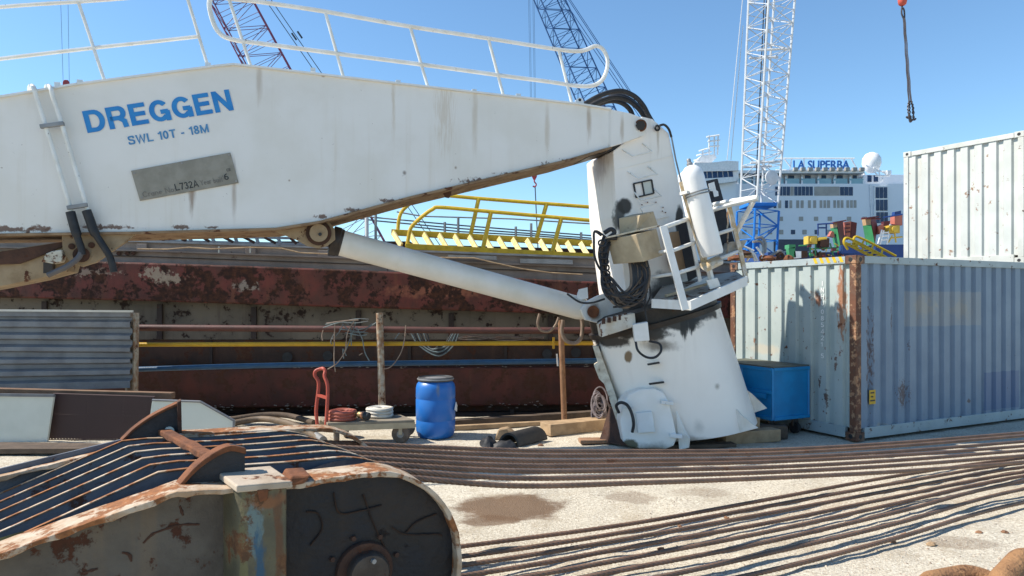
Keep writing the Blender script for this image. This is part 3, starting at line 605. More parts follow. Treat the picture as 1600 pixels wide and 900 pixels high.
# ---------------------------------------------------------------- old steel barge alongside the quay
def hspot(px, py, rx, rz, d, c, soft=.5, amp=.8, scl=4, st=.9, mul=None):
    p = P(px, py, d); return ((p.x, p.y, p.z), (rx, 1.0, rz), c, soft, amp, scl, st, mul)
RP = (.2,.045,.03)
M['hullred'] = mat('hull_red', (.15,.03,.021), (.085,.024,.016), 3.2, .6, rust=.52, rs=3.4, rc=(.075,.027,.013), rc2=(.03,.013,.009), streak=.5, sc_=(.2,.075,.03), bump=.4, bs=14, dirt=.55, dc=(.06,.028,.017), ds=2.4,
    spots=[hspot(388,447,.26,.13,12.5,(.3,.25,.2),.4,.9,9,.85), hspot(245,428,.25,.12,12.5,(.36,.28,.2),.4,1.7,14,.85), hspot(270,437,.3,.1,12.5,(.36,.28,.2),.4,1.8,16,.85), hspot(140,425,.5,.08,12.5,(.3,.22,.16),.4,1.8,18,.8), hspot(690,455,1.2,.16,12.5,(.34,.12,.06),.6,.9,8,.6)])
M['hullgrey'] = mat('hull_grey', (.15,.125,.095), (.09,.075,.058), 1.6, .65, rust=.4, rs=3.2, rc=(.045,.024,.016), rc2=(.02,.012,.01), streak=.9, sc_=(.05,.03,.02), bump=.2)
M['hullbrown'] = mat('hull_brown', (.06,.03,.021), (.035,.019,.014), 2.6, .7, rust=.44, rs=4, rc=(.09,.04,.02), streak=.4, sc_=(.1,.05,.03), bump=.3)
M['hulldark'] = mat('hull_dark', (.045,.032,.028), (.028,.02,.018), 2, .75, rust=.3, rs=4, rc=(.09,.045,.028), bump=.3)
M['bulwark'] = mat('bulwark_paint', (.29,.24,.205), (.2,.165,.14), 1.8, .7, rust=.24, rs=2.5, rc=(.1,.055,.04), streak=.65, sc_=(.16,.11,.085), bump=.25, dirt=.25)
ST = (-330, -120, 60, 215, 400, 560, 740, 900, 1080, 1250)
def line(*pts):                                 # interpolated px -> py
    def f(x):
        for (a, b), (c, d) in zip(pts, pts[1:]):
            if x <= c or (c, d) == pts[-1]: return b + (d-b)*(x-a)/(c-a)
    return f
L0 = line((-120,368), (215,376), (560,388), (900,401), (1100,408)); L1 = line((-120,402), (215,410), (400,416), (560,422), (900,439), (1100,447))
L2 = line((-120,462), (215,470), (560,481), (900,491), (1100,496)); L3 = line((-120,531), (1100,531)); L4 = line((-120,578), (1100,573)); L5 = line((-120,641), (1100,632))
barge = thing('barge', 'rusty red and brown old steel barge moored behind the pipes', 'barge', P(400, 700, 12.9))
def band(top, bot, dt, db, th, nm, mt, parent, dip=0, **k):
    rings = []
    for x in ST:
        rings.append([P(x, top(x), dt), P(x, bot(x), db), P(x, bot(x), db) + V((0, th, 0)), P(x, top(x), dt) + V((0, th, 0))])
    return MB().loft(rings).build(nm, mt, parent, **k)
hull = band(L3, lambda x: 700, 12.86, 12.9, 6, 'hull', M['hullbrown'], barge)
band(lambda x: L2(x)-6, lambda x: L3(x)-.5, 12.82, 12.82, 6, 'side_plating', M['hullgrey'], barge)
band(L0, L1, 12.8, 12.76, .12, 'bulwark', M['bulwark'], barge)
rr = band(L1, L2, 12.46, 12.5, .42, 'rubbing_strake', M['hullred'], barge, bevel=.03)
band(L4, L5, 12.56, 12.6, .3, 'lower_strake', mat('lower_strake_red', (.1,.024,.016), (.055,.018,.013), 2, .65, rust=.46, rs=3.6, rc=(.075,.034,.022), streak=.5, sc_=(.13,.055,.03), bump=.4, dirt=.5, dc=(.04,.02,.014), ds=2.4), barge, bevel=.03)
band(lambda x: L5(x)+10, lambda x: 705, 12.7, 12.7, .15, 'bilge_plating', M['hulldark'], barge)
band(lambda x: L0(x)+14, lambda x: L0(x)+16.5, 12.68, 12.68, .12, 'bulwark_ledge', M['bulwark'], barge)
band(lambda x: L0(x)-1, lambda x: L0(x)+2, 12.72, 12.72, .2, 'bulwark_cap', M['steelgrey'], barge)
band(lambda x: L0(x)+24, lambda x: L0(x)+25, 12.74, 12.74, .05, 'plank_seam', M['hulldark'], barge)
MB().prism([P(-330, L0(-330)+6, 12.9), P(1250, L0(1250)+6, 12.9), P(1250, L0(1250)+6, 12.9) + V((0,6,0)), P(-330, L0(-330)+6, 12.9) + V((0,6,0))], (0,0,-.1)).build('deck', M['rust_dark'], barge)
for px in (70, 250, 397, 560, 705, 860, 1010): MB().bar(P(px, L2(px)+4, 12.79), P(px, 530, 12.79), .09, .05, (0,1,0)).build('hull_rib', M['hulldark'], barge)
m = MB()
for px in (330, 640, 790, 930): MB().bar(P(px, 534, 12.84), P(px, 577, 12.84), .05, .03, (0,1,0)).build('hull_rib', M['hulldark'], barge)
for px in (280, 520, 660, 800, 960): MB().bar(P(px, 640, 12.68), P(px, 672, 12.68), .07, .05, (0,1,0)).build('hull_rib', M['hulldark'], barge)
for px, py in ((449,558), (512,556), (855,553), (900,551)): MB().cyl(P(px,py,12.8), P(px,py,12.9), .09, n=16).build('drain_hole', M['black'], barge)
rnd = random.Random(11); chips = mat('flaked_paint', (.34,.3,.25), (.14,.1,.075), 30, .8)
m = MB()
for i in range(150):
    px = rnd.uniform(330, 960); a = rnd.choice((0, 1, 1)); py = (L4(px) - 2 + rnd.gauss(0, 1.2)) if a == 0 else (L5(px) - 2 + rnd.gauss(0, 2.6))
    d = 12.54; s = rnd.uniform(.005, .02)
    m.box(P(px, py, d), (s*2.6, .03, s*.5), (1,0,rnd.uniform(-.3,.3)))
o = m.build('paint_flake', chips, barge); o['kind'] = 'stuff'
# fittings along the bulwark
for px in (222, 392, 505): MB().box(P(px, L0(px)+10, 12.7), (.18, .04, .12)).build('bulwark_bracket', M['bulwark'], barge, bevel=.005)
for px in (185, 198, 208): MB().cyl(P(px, 396, 12.7), P(px, 396, 12.8), .035, n=10).build('bulwark_bolt', M['rust_dark'], barge)
for pts in ([(215,389), (262,389.5), (295,386.5), (330,389), (390,386.5), (440,388), (470,395), (530,397.5)], [(585,402), (700,402.5), (740,403), (770,410), (815,420), (860,426), (910,429)]):
    MB().tube([P(px, py, 12.55) for px, py in pts], .014, 6).build('bulwark_rope', M['wood'], barge, True)
for px in (342, 391): MB().bar(P(px, 385, 12.6), P(px, 395, 12.6), .02, .02, (0,1,0)).build('rope_stay', M['cream'], barge)
for a, b, y0, y1 in ((700, 776, 398, 404), (813, 895, 404, 411)): MB().prism([P(a,y0,12.6), P(b,y0+2,12.6), P(b,y1+2,12.6), P(a,y1,12.6)], (0,.08,0)).build('bulwark_plate', M['steelgrey'], barge)
# deckhouse strip and guard rail
MB().prism([P(580,380,15.5), P(960,390,15.5), P(960,412,15.5), P(580,400,15.5)], (0,1.5,0)).build('hatch_coaming', M['rust_dark'], barge)
MB().prism([P(430,377,16.5), P(640,377,16.5), P(640,392,16.5), P(430,392,16.5)], (0,1.5,0)).build('hatch_coaming', M['rust_dark'], barge)
for px, t, b in ((587,332,380), (716,340,378), (830,349,380), (695,347,372), (806,354,374), (908,363,384)):
    MB().cyl(P(px,t,15), P(px,b,15), .03, n=6).build('guard_post', M['steelgrey'], barge)
MB().cyl(P(573,340,15), P(573,385,15), .045, n=6).build('guard_post', M['white'], barge)
for pts in ([(430,325), (545,335), (587,340), (716,352), (830,361), (960,371)], [(430,329), (545,339), (587,345), (716,357), (830,365), (960,375)], [(620,331), (660,338), (800,342), (960,352)], [(640,354), (720,362), (830,368), (960,378)]):
    MB().tube([P(px, py, 15) for px, py in pts], .016, 5).build('guard_wire', M['steelgrey'], barge, True)
# lattice jib lying along the barge deck
lj = thing('lattice_jib', 'grey steel lattice jib section lying flat on the barge deck', 'crane jib', P(350, 378, 14.5))
for y in (368, 377): MB().bar(P(150, y-3, 14.5), P(530, y+6, 14.5), .05, .05).build('chord', M['steelgrey'], lj)
rnd = random.Random(2); px = 205
k = 0
while px < 520:
    wd = rnd.choice((10, 14, 18)); yy = 365 + (px-150)/380*9
    MB().bar(P(px, yy, 14.5), P(px + (wd if k % 2 else wd*.3), yy+9, 14.5), .07, .05).build('lacing', M['rust_dark'] if k % 2 else M['steelgrey'], lj)
    px += wd*.9 + 4; k += 1

# ---------------------------------------------------------------- yellow gangway resting on the barge
gang = thing('gangway', 'yellow steel gangway with two bent handrails lying tilted on the barge', 'gangway', P(770, 395, 13.6))
def GY(a, b, r, nm, d0, d1=None): return MB().bar(P(*a, d0), P(*b, d1 or d0), r*2, r*2).build(nm, M['yellow'], gang, bevel=.006)
GY((612,363), (930,381), .06, 'stringer', 14.1); GY((634,385), (930,401), .055, 'stringer', 13.5)
for i in range(15):
    t = i/14; x0 = 614 + 305*t; x1 = 628 + 296*t + 0
    x0 = [614,640,662,686,710,733,757,779,801,823,844,866,886,907,926][i]; y0 = 363 + (x0-612)*.0566
    x1 = x0 + 13 - i*.1; y1 = 384.5 + (x1-634)*.054
    MB().bar(P(x0, y0, 14.0), P(x1, y1, 13.55), .1, .035, (0,1,.4)).build('tread', mat('worn_tread', (.66,.52,.16), (.6,.5,.3), 12, .6, rust=.2) if i == 0 else bpy.data.materials['worn_tread'], gang)
MB().tube(crv([P(621.5,361,14.1), P(623,345,14.1), P(627,332,14.1), P(636,322,14.1), P(652,310,14.1), P(662,305,14.1), P(680,304,14.1), P(760,311,14.1), P(930,324,14.1)], 5), .037, 8).build('handrail', M['yellow'], gang, True)
MB().tube(crv([P(636,384,13.5), P(640,362,13.5), P(645,352,13.5), P(660,338,13.5), P(676,327,13.5), P(690,324,13.5), P(770,331,13.5), P(930,345,13.5)], 5), .037, 8).build('handrail', M['yellow'], gang, True)
for a, b, d in (((748,310), (735,368), 14.1), ((854,319), (838,374), 14.1), ((767,332), (754,391), 13.5), ((877,341), (862,397), 13.5)): MB().cyl(P(*a, d), P(*b, d), .042, n=8).build('rail_post', M['yellow'], gang)
m = MB()
for i in range(9): MB().box(P(677+i*13+rnd.uniform(-3,3), 397+i*.5, 13.45), (rnd.uniform(.05,.16), .08, .05)).build('drip_edge', M['yellow'] if i % 3 else M['rust'], gang)

# ---------------------------------------------------------------- pipe rack in front of the barge
rack = thing('pipe_rack', 'run of red, yellow and blue pipes carried on rusty posts in front of the barge', 'pipe rack', (-1.8, 11.25, 0))
def pipe(pts, r, mt, nm='pipe', lab=None): MB().tube(crv(pts, 3), r, 12).build(nm, mt, rack, True, label=lab)
pipe([P(212,512,11.3), P(500,514,11.3), P(760,516.5,11.3), P(960,516,11.3)], .052, mat('brown_red_pipe', (.1,.036,.028), (.07,.028,.022), 5, .55, rust=.15, dirt=.2), lab='brown red pipe')
pipe([P(212,538.5,11.3), P(500,537.5,11.3), P(760,536.5,11.3), P(960,536,11.3)], .036, mat('yellow_pipe', (.5,.29,.01), (.42,.235,.012), 6, .4, rust=.08, dirt=.25), lab='yellow pipe')
pipe([P(212,577,11.35), P(400,571.5,11.35), P(600,568,11.35), P(960,563.5,11.35)], .042, mat('blue_pipe', (.018,.07,.15), (.014,.055,.11), 6, .5, dirt=.2), lab='blue pipe')
MB().cyl(P(593,489,11.15), P(598,668,11.15), .055, n=14).build('post', M['brownpost'], rack, True, label='weathered pipe post')
MB().cyl(P(876,500,11.12), P(882,663,11.12), .045, n=14).build('post', mat('orange_post', (.26,.14,.075), (.2,.1,.05), 8, .75, rust=.25, bump=.2), rack, True)
hp = MB(); a, b = P(207.5,489,10.9), P(205.5,630,10.9)
hp.bar(a + V((-.055,0,0)), b + V((-.055,0,0)), .02, .14, (0,1,0)); hp.bar(a + V((.055,0,0)), b + V((.055,0,0)), .02, .14, (0,1,0)); hp.bar(a, b, .1, .02, (0,1,0))
hp.build('beam_post', M['brownpost'], rack, label='rusty steel beam post')
for px, y in ((591,537), (865,537)): MB().bar(P(px,y-10,11.22), P(px,y+8,11.22), .035, .03, (0,1,0)).build('pipe_clip', bpy.data.materials['yellow_pipe'], rack)
MB().bar(P(870,553,11.2), P(871.5,572,11.2), .025, .02, (0,1,0)).build('pipe_clip', M['white'], rack)
# tangle of thin cable thrown over the pipes
cabm = mat('thin_cable', (.16,.21,.22), (.1,.1,.1), 9, .6); cabm2 = mat('thin_brown_cable', (.3,.22,.17), (.2,.14,.1), 9, .6)
tg = thing('cable_tangle', 'tangle of thin cut cables draped over the brown red pipe beside the middle post', 'cables', P(560, 515, 11.2))
rnd = random.Random(8)
ends = [[(508,507), (530,503), (548,504), (556,499)], [(505,512), (530,504), (552,505), (575,502)], [(523,506), (522,560), (524,581)], [(535,506), (547,517), (566,519), (582,505)], [(540,504), (556,514), (574,512), (588,504)],
        [(553,502), (543,520), (540,545), (537,553), (526,568), (512,577)], [(556,503), (547,530), (540,548)], [(557,511), (566,530), (570,550), (577,564)], [(505,516), (503,524), (504,532)], [(523,520), (517,533), (519,538)],
        [(536,507), (529,520), (519,530)], [(634,508), (632,530), (626,552), (612,572), (599,577)], [(617,530), (624,520)], [(548,508), (549,540)], [(566,552), (561,555)], [(530,514), (560,518), (575,520)], [(540,520), (562,524), (573,523)], [(510,505), (540,501), (560,500)], [(545,500), (560,498), (576,499)], [(537,560), (536,545), (541,556)]]
for i, e in enumerate(ends): MB().tube(crv([P(x, y, 11.17 - .02*(i % 3)) for x, y in e], 6), .009, 6).build('cable', cabm2 if i % 3 == 2 else cabm, tg, True)
tg2 = thing('cable_coil', 'dark hoses and cables sagging behind the yellow pipe left of the rusty post', 'cables', P(690, 530, 11.6))
for k in range(6): MB().tube(crv([P(642+k*5, 520, 11.6), P(655+k*4, 540+k, 11.55), P(685, 556-k*3, 11.5), P(708-k*3, 540, 11.55), P(717-k*2, 519, 11.6)], 6), .013, 6).build('hose', M['black'] if k % 2 else cabm, tg2, True)
for k in range(5): MB().tube(crv([P(700, 528+k*1.5, 11.6), P(740, 532-k*2, 11.55), P(790, 526+k*2, 11.55), P(850, 530-k, 11.6)], 6), .012, 6).build('hose', cabm2 if k % 2 else M['hulldark'], tg2, True)
for pts, r, o_ in (([(843,490), (840,505), (845,516), (858,518), (868,508), (873,496)], .02, 10.9), ([(880,500), (878,518), (884,532), (898,536), (908,527), (910,505), (905,490)], .03, 10.5)):
    tag(MB().tube(crv([P(*q, o_) for q in pts], 6), r, 10).build('hanging_hose', mat('tan_hose', (.25,.18,.13), (.18,.125,.09), 6, .6, dirt=.2), smooth=True), 'thin tan hose loop hanging behind the white cylinder' if r < .025 else 'thick tan hose loop hanging beside the crane lug', 'hose', 'hose loops under the crane cylinder')

# ---------------------------------------------------------------- left: corrugated barrier, panels
cb = thing('corrugated_barrier', 'grey corrugated steel barrier standing left of the rusty beam post', 'barrier', P(100, 690, 10.7))
rows = []; y = 485
prof = [(485,0), (494,0), (496,.06), (499,.06), (502,0), (510,0), (513,.07), (519,.07), (523,0), (529,0), (532,.07), (538,.07), (542,0), (548,0), (551,.07), (558,.07), (562,0), (568,0), (571,.07), (577,.07), (581,0), (588,0), (591,.07), (596,.07), (600,0), (612,0)]
v = []; f = []
xs = [-130, -60, 0, 50, 100, 150, 203]
for j, (yy, dd) in enumerate(prof):
    for i, x in enumerate(xs):
        q = P(x, yy + (x/200.0)*(-6 if yy > 560 else 0)*((yy-540)/60 if yy > 540 else 0) + (.9 if yy > 500 else .5)*(x/200)*1.5, 10.72); q.y += dd; v.append(q)
nx = len(xs)
f = [(j*nx+i, j*nx+i+1, (j+1)*nx+i+1, (j+1)*nx+i) for j in range(len(prof)-1) for i in range(nx-1)]
o = MB().add(v, f).build('corrugated_sheet', M['galv'], cb); s_ = o.modifiers.new('solid', 'SOLIDIFY'); s_.thickness = .006; s_.offset = 1
MB().bar(P(-130,484,10.7), P(208,486.5,10.7), .03, .03).build('top_edge', mat('pale_edge', (.6,.58,.52), bump=.05), cb)
for x in (-100, 60): MB().bar(P(x, 490, 10.95), P(x, 690, 10.95), .08, .08, (0,1,0)).build('barrier_post', M['brownpost'], cb)
tag(MB().prism([P(-130,604,10.2), P(268,614,10.2), P(268,624,10.2), P(-130,612.5,10.2)], (0,.12,0)).build('plank', mat('brown_plank', (.2,.12,.075), (.14,.08,.05), 4, .8, bump=.3, streak=.2), bevel=.006), 'long brown plank lying across the top of the cream and mesh panels', 'plank')
ws = thing('panel_screen', 'cream screen panel beside the brown mesh sheet, cut off by the left edge', 'panel', P(40, 690, 9.9))
MB().prism([P(-160,615,9.9), P(84,618,9.9), P(71,706,9.9), P(-160,706,9.9)], (0,.04,0)).build('sheet', M['cream'], ws, bevel=.004)
MB().bar(P(-160,615,9.88), P(85,618,9.88), .03, .04).build('rim', M['galv'], ws)
ws2 = thing('panel_screen', 'cream screen panel with one cut-off corner behind the rusty fin', 'panel', P(300, 690, 9.8))
MB().prism([P(238,624,9.8), P(313,627,9.8), P(366,657,9.8), P(365,706,9.8), P(226,706,9.8)], (0,.04,0)).build('sheet', M['cream'], ws2, bevel=.004)
m = MB()
for a, b in (((238,625), (313,627.5)), ((313,627.5), (365.5,657)), ((365.5,657), (364.5,700))): MB().bar(P(*a, 9.78), P(*b, 9.78), .02, .03, (0,1,.3)).build('rim', M['galv'], ws2)
def mesh_mat():
    g = NG('perforated_brown_sheet')
    p = g.n('ShaderNodeVectorMath', {0: g.pos, 1: (1, 0, 1)}, operation='MULTIPLY').outputs[0]
    r = g.n('ShaderNodeVectorRotate', {'Vector': p, 'Angle': R(45)}, rotation_type='Y_AXIS').outputs[0]
    fr = g.n('ShaderNodeVectorMath', {0: g.n('ShaderNodeVectorMath', {0: r, 1: (33, 33, 33)}, operation='MULTIPLY').outputs[0]}, operation='FRACTION').outputs[0]
    d = g.n('ShaderNodeVectorMath', {0: fr, 1: (.5, 0, .5)}, operation='SUBTRACT').outputs[0]
    d = g.n('ShaderNodeVectorMath', {0: d, 1: (1, 0, 1)}, operation='MULTIPLY').outputs[0]
    l = g.n('ShaderNodeVectorMath', {0: d}, operation='LENGTH').outputs['Value']
    hole = g.mth('LESS_THAN', l, .27)
    c = g.mix(g.noise(3, 5), (.06,.03,.029), (.045,.024,.023)); g.set(g.b.inputs['Base Color'], c); g.set(g.b.inputs['Roughness'], .6)
    g.set(g.b.inputs['Alpha'], g.mth('SUBTRACT', 1.0, hole)); return g.m
msh = thing('mesh_panel', 'brown perforated sheet on a frame between the two cream panels', 'mesh panel', P(160, 690, 10))
MB().prism([P(84,615,10.0), P(242,620,10.0), P(232,706,10.0), P(70,706,10.0)], (0,.006,0)).build('perforated_sheet', mesh_mat(), msh)
fm = mat('brown_frame', (.065,.035,.032), (.05,.027,.025), 5, .6)
for a, b in (((135,618), (130,706)), ((192,619), (187,706)), ((80,648), (238,652)), ((84,616), (242,621))): MB().bar(P(*a, 10.03), P(*b, 10.03), .03, .03, (0,1,.3)).build('frame_bar', fm, msh)
MB().prism([P(86,616,10.12), P(240,620,10.12), P(232,706,10.12), P(74,706,10.12)], (0,.01,0)).build('backing_sheet', fm, msh)
tag(MB().prism([P(-60,690,9.6), P(140,692,9.3), P(300,700,9.0), P(-60,702,9.0)], (0,0,-.06)).build('board', M['darkwood']), 'weathered flat boards on the ground below the cream panel', 'board')

# ---------------------------------------------------------------- hand cart, drum, hoses on it
cart = thing('platform_cart', 'low flatbed cart with red push handle standing beside the blue drum', 'cart', (-2.0, 9.9, 0))
dk = [P(514,669,9.55), P(649,659,9.75), P(626,647,10.45), P(500,655,10.25)]
zt = .33
dk = [V((p.x, p.y, zt)) for p in (GP(512,661,zt), GP(648,656,zt), GP(626,648,zt), GP(500,652,zt))]
MB().prism(dk, (0,0,-.035)).build('deck', mat('cart_deck', (.25,.21,.155), (.18,.15,.11), 5, .75, dirt=.3, bump=.1), cart, bevel=.005)
X = (dk[1]-dk[0]).normalized(); Yd = (dk[3]-dk[0])
MB().bar(dk[0] + V((0,.02,-.075)), dk[1] + V((0,.02,-.075)), .04, .08).build('side_rail', M['tan'], cart); MB().bar(dk[3] + V((0,-.03,-.075)), dk[2] + V((0,-.03,-.075)), .04, .08).build('side_rail', M['tan'], cart)
hmat = mat('red_handle', (.42,.075,.045), (.34,.06,.04), 7, .5, rust=.1)
hx = [P(496,664,9.75), P(494,640,9.75), P(498,600,9.75), P(492,587,9.75), P(493,580,9.75), P(500,576.5,9.75), P(505,576,9.7), P(508,580,9.68), P(507,588,9.65), P(512,604,9.62), P(511,640,9.62), P(509,671,9.62)]
MB().tube(crv(hx, 4), .024, 10).build('handle', hmat, cart, True); MB().bar(P(496,617,9.75), P(512,622,9.62), .035, .035).build('handle_bar', hmat, cart)
for wx, wy in ((524,683), (625,679)):
    for t in (0, 1):
        cpt = V((P(wx, wy, 9.62).x, 9.68 + t*.55, .13)) if wx < 600 else V((P(wx, wy, 9.72).x, 9.8 + t*.5, .13))
        ax = V((1,.35,0)) if wx < 600 else V((.15,1,0))
        wh = MB().lathe(cpt - ax.normalized()*.03, ax, [(.05,0), (.12,0), (.13,.012), (.13,.048), (.12,.06), (.05,.06)], 24).build('wheel', mat('worn_tyre', (.16,.12,.09), (.1,.075,.055), 8, .8) if 'worn_tyre' not in bpy.data.materials else bpy.data.materials['worn_tyre'], cart, True)
        MB().lathe(cpt - ax.normalized()*.036, ax, [(.02,0), (.05,0), (.05,.072), (.02,.072)], 14).build('hub', M['steelgrey'], wh, True)
        MB().bar(cpt + V((0,-.05,0)), V((cpt.x, cpt.y-.03, zt-.06)), .05, .03, (0,1,0)).build('wheel_fork', M['tan'], wh)
def coil(nm, c, r, hgt, n, mt, lab, tr=.026):
    c = V(c); t = thing(nm, lab, 'hose', c, 'hose coils on the cart')
    for k in range(n):
        for j in range(3):
            rr = r - j*.042
            MB().tube([c + V((math.cos(a)*rr, math.sin(a)*rr, tr + k*tr*1.7 + .004*math.sin(3*a+k))) for a in [q*PI/14 for q in range(28)]], tr, 7, True).build('turn', mt, t, True)
    return t
c1 = GP(535, 656, zt); c2 = GP(592, 652, zt)
coil('hose_coil', (c1.x, c1.y, zt), .17, .1, 3, mat('red_hose', (.38,.1,.065), (.3,.08,.05), 7, .6), 'coil of flat red hose lying on the cart next to its handle')
coil('hose_coil', (c2.x, c2.y+.05, zt), .17, .1, 3, mat('white_hose', (.62,.58,.5), (.5,.46,.38), 7, .6), 'coil of dirty white hose lying on the middle of the cart')
cp = thing('hose_coupling', 'brass hose coupling with black end lying between the two hose coils', 'coupling', GP(570, 657, zt))
a_, b_ = GP(552, 655, zt) + V((0,-.05,.09)), GP(582, 657, zt) + V((0,-.06,.06)); dd = (b_-a_).normalized()
MB().lathe(a_, dd, [(.03,0), (.045,.01), (.045,.05), (.03,.06), (.035,.1), (.05,.11), (.05,.15), (.04,.16)], 14).build('coupling', mat('brass', (.4,.26,.12), (.3,.2,.1), 9, .4, metal=.6), cp, True)
MB().lathe(a_ + dd*.16, dd, [(.04,0), (.055,.005), (.055,.1), (.05,.11)], 14).build('end_cap', M['black'], cp, True)
MB().lathe(a_ + dd*.155, dd, [(.035,0), (.057,.005), (.057,.04), (.05,.045)], 14).build('copper_band', mat('copper', (.4,.17,.08)), cp, True)
def drum_mat():
    g = NG('blue_drum'); c = g.mix(g.noise(4, 5), (.016,.155,.5), (.014,.13,.44))
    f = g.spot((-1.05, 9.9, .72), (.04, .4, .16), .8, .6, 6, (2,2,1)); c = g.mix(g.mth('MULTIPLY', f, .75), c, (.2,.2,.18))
    c = g.mix(g.mth('MULTIPLY', g.step(g.noise(3, 6, .65), .5, .75), .3), c, (.2,.24,.28))
    g.set(g.b.inputs['Base Color'], c); g.set(g.b.inputs['Roughness'], .38); return g.m
bx, by = -1.115, 10.28
drum = thing('drum', 'blue plastic drum with black clamped lid standing on the quay', 'drum', (bx, by, 0))
MB().lathe((bx,by,.0), (0,0,1), [(.22,0), (.255,.02), (.27,.06), (.283,.1), (.285,.24), (.28,.25), (.28,.262), (.286,.272), (.288,.55), (.283,.56), (.283,.572), (.288,.582), (.286,.72), (.272,.775), (.245,.805), (.235,.815), (.235,.83)], 48).build('body', drum_mat(), drum, True)
MB().lathe((bx,by,.815), (0,0,1), [(.235,0), (.256,.004), (.262,.02), (.262,.04), (.256,.055), (.243,.06), (.24,.045), (.1,.04)], 48).build('lid', mat('black_lid', (.06,.06,.062), (.09,.09,.09), 8, .45, dirt=.3), drum, True)
MB().lathe((bx,by,.835), (0,0,1), [(.262,0), (.267,.004), (.267,.018), (.262,.022)], 48).build('clamp_ring', M['steelgrey'], drum, True)
MB().prism([P(710,640,10.15), P(712,628,10.2), P(713.5,633,10.25), P(713,643,10.25)], (.01,0,0)).build('label', M['white'], drum)

# ---------------------------------------------------------------- timbers, rubbish and hoses near the crane foot
def beam(a, b, wd, th, lab, nm='timber', mt=None, grp=None):
    return tag(MB().bar(a, b, wd, th).build(nm, mt or M['wood'], bevel=.008), lab, 'timber', grp)
beam(GP(852,680) + V((0,0,.09)), GP(962,668) + V((0,0,.09)), .3, .17, 'short thick pale timber baulk left of the brown gusset')
beam(GP(690,669) + V((0,0,.06)), GP(940,652) + V((0,0,.06)), .16, .12, 'long dark timber along the quay edge behind the drum', mt=M['darkwood'])
beam(GP(700,673) + V((0,0,.04)), GP(930,661) + V((0,0,.04)), .1, .07, 'thin long sunlit timber in front of the quay edge timber', mt=M['wood'])
beam(GP(905,693) + V((0,0,.04)), GP(985,692) + V((0,0,.04)), .2, .05, 'splintered brown board under the left side of the crane foot', 'board', mt=mat('red_board', (.3,.17,.1), (.2,.11,.06), 6, .85, bump=.4))
beam(V((2.9,9.75,.09)), V((3.75,10.0,.09)), .22, .17, 'lower squared timber under the right side of the crane foot', grp='timbers under the crane foot')
beam(V((2.9,9.95,.26)), V((3.5,10.1,.24)), .2, .16, 'upper squared timber under the right side of the crane foot', grp='timbers under the crane foot')
beam(V((3.0,10.25,.1)), V((3.95,10.15,.1)), .2, .18, 'darker timber end poking out right of the crane foot', grp='timbers under the crane foot', mt=M['darkwood'])
beam(GP(1000,703) + V((0,.1,.03)), GP(1150,700) + V((0,.1,.03)), .2, .05, 'thin board trapped under the front of the crane pedestal', 'board', mt=M['darkwood'])
rnd = random.Random(4)
def lump(c, sx, sy, sz, mt, nm, lab, cat, seed=0, parent=None):
    m = MB(); c = V(c); n, k = (14, 8) if nm == 'rubbish_bag' else (9, 5); vs = []
    for j in range(k+1):
        ph = -PI/2 + PI*j/k
        for i in range(n):
            th = 2*PI*i/n; d = V((math.cos(th)*math.cos(ph), math.sin(th)*math.cos(ph), math.sin(ph)))
            r = 1 + .38*mn.noise(d*1.7 + V((seed,0,0))) + .15*mn.noise(d*4 + V((seed,5,0)))
            vs.append(c + V((d.x*sx*r, d.y*sy*r, max(-.0, d.z*r)*sz)))
    m.add(vs, [(j*n+i, j*n+(i+1) % n, (j+1)*n+(i+1) % n, (j+1)*n+i) for j in range(k) for i in range(n)])
    return tag(m.build(nm, mt, smooth=(nm == 'rubbish_bag')), lab, cat)
q = GP(763, 697); lump(q, .13, .12, .12, M['black'], 'rubbish_bag', 'small crumpled black plastic bag by the ropes', 'bag', 1)
q = GP(790, 699); lump(q, .16, .12, .1, M['black'], 'rubbish_bag', 'flat black plastic bag beside the dark half pipe', 'bag', 5)
hpipe = MB(); a_, b_ = GP(805, 699), GP(840, 692)
arc = [V((math.cos(t)*.18*1.0, 0, math.sin(t)*.2)) for t in [R(5+k*17) for k in range(11)]]
hpipe.loft([[GP(800,699)+V((-.05,0,0)) + V((p.x*.8, 0, p.z)) for p in arc] + [GP(800,699)+V((-.05,0,-.01)) + V((p.x*.7, 0, p.z*.9)) for p in arc[::-1]], [GP(836,688) + p for p in arc] + [GP(836,688) + V((p.x*.9, 0, p.z*.9-.01)) for p in arc[::-1]]])
tag(hpipe.build('half_pipe', mat('black_sheet', (.03,.028,.027), (.05,.045,.04), 5, .6), smooth=True), 'curved dark sheet offcut leaning among the rubbish by the ropes', 'scrap')
q = GP(787, 688); tag(MB().prism([q + V(p) for p in ((-.14,0,0), (.13,.04,0), (.15,.02,.1), (.05,.05,.17), (-.08,.03,.15))], (.02,.14,0)).build('stone_block', M['wood'], bevel=.02), 'pale broken block standing behind the black plastic bag', 'block')
rp = thing('rope_coil', 'loose heap of faded mooring rope beside the brown gusset', 'rope', GP(938, 660))
for k in range(12):
    c = P(938 + rnd.uniform(-6,6), 634 + rnd.uniform(-12,12), 10.9 + rnd.uniform(-.1,.1)); r = rnd.uniform(.1,.2); tl = rnd.uniform(-.5,.5)
    MB().tube([c + V((math.cos(a)*r*.6, math.sin(a)*.06, math.sin(a)*r + math.cos(a)*tl*.1)) for a in [i*PI/10 for i in range(20)]], .013, 6, True).build('turn', mat('faded_rope', (.2,.17,.18), (.13,.11,.11), 8, .9) if k == 0 else bpy.data.materials['faded_rope'], rp, True)
hs = thing('suction_hose', 'thick brown hose curving over the ground left of the cart to a metal coupling', 'hose', GP(440, 690))
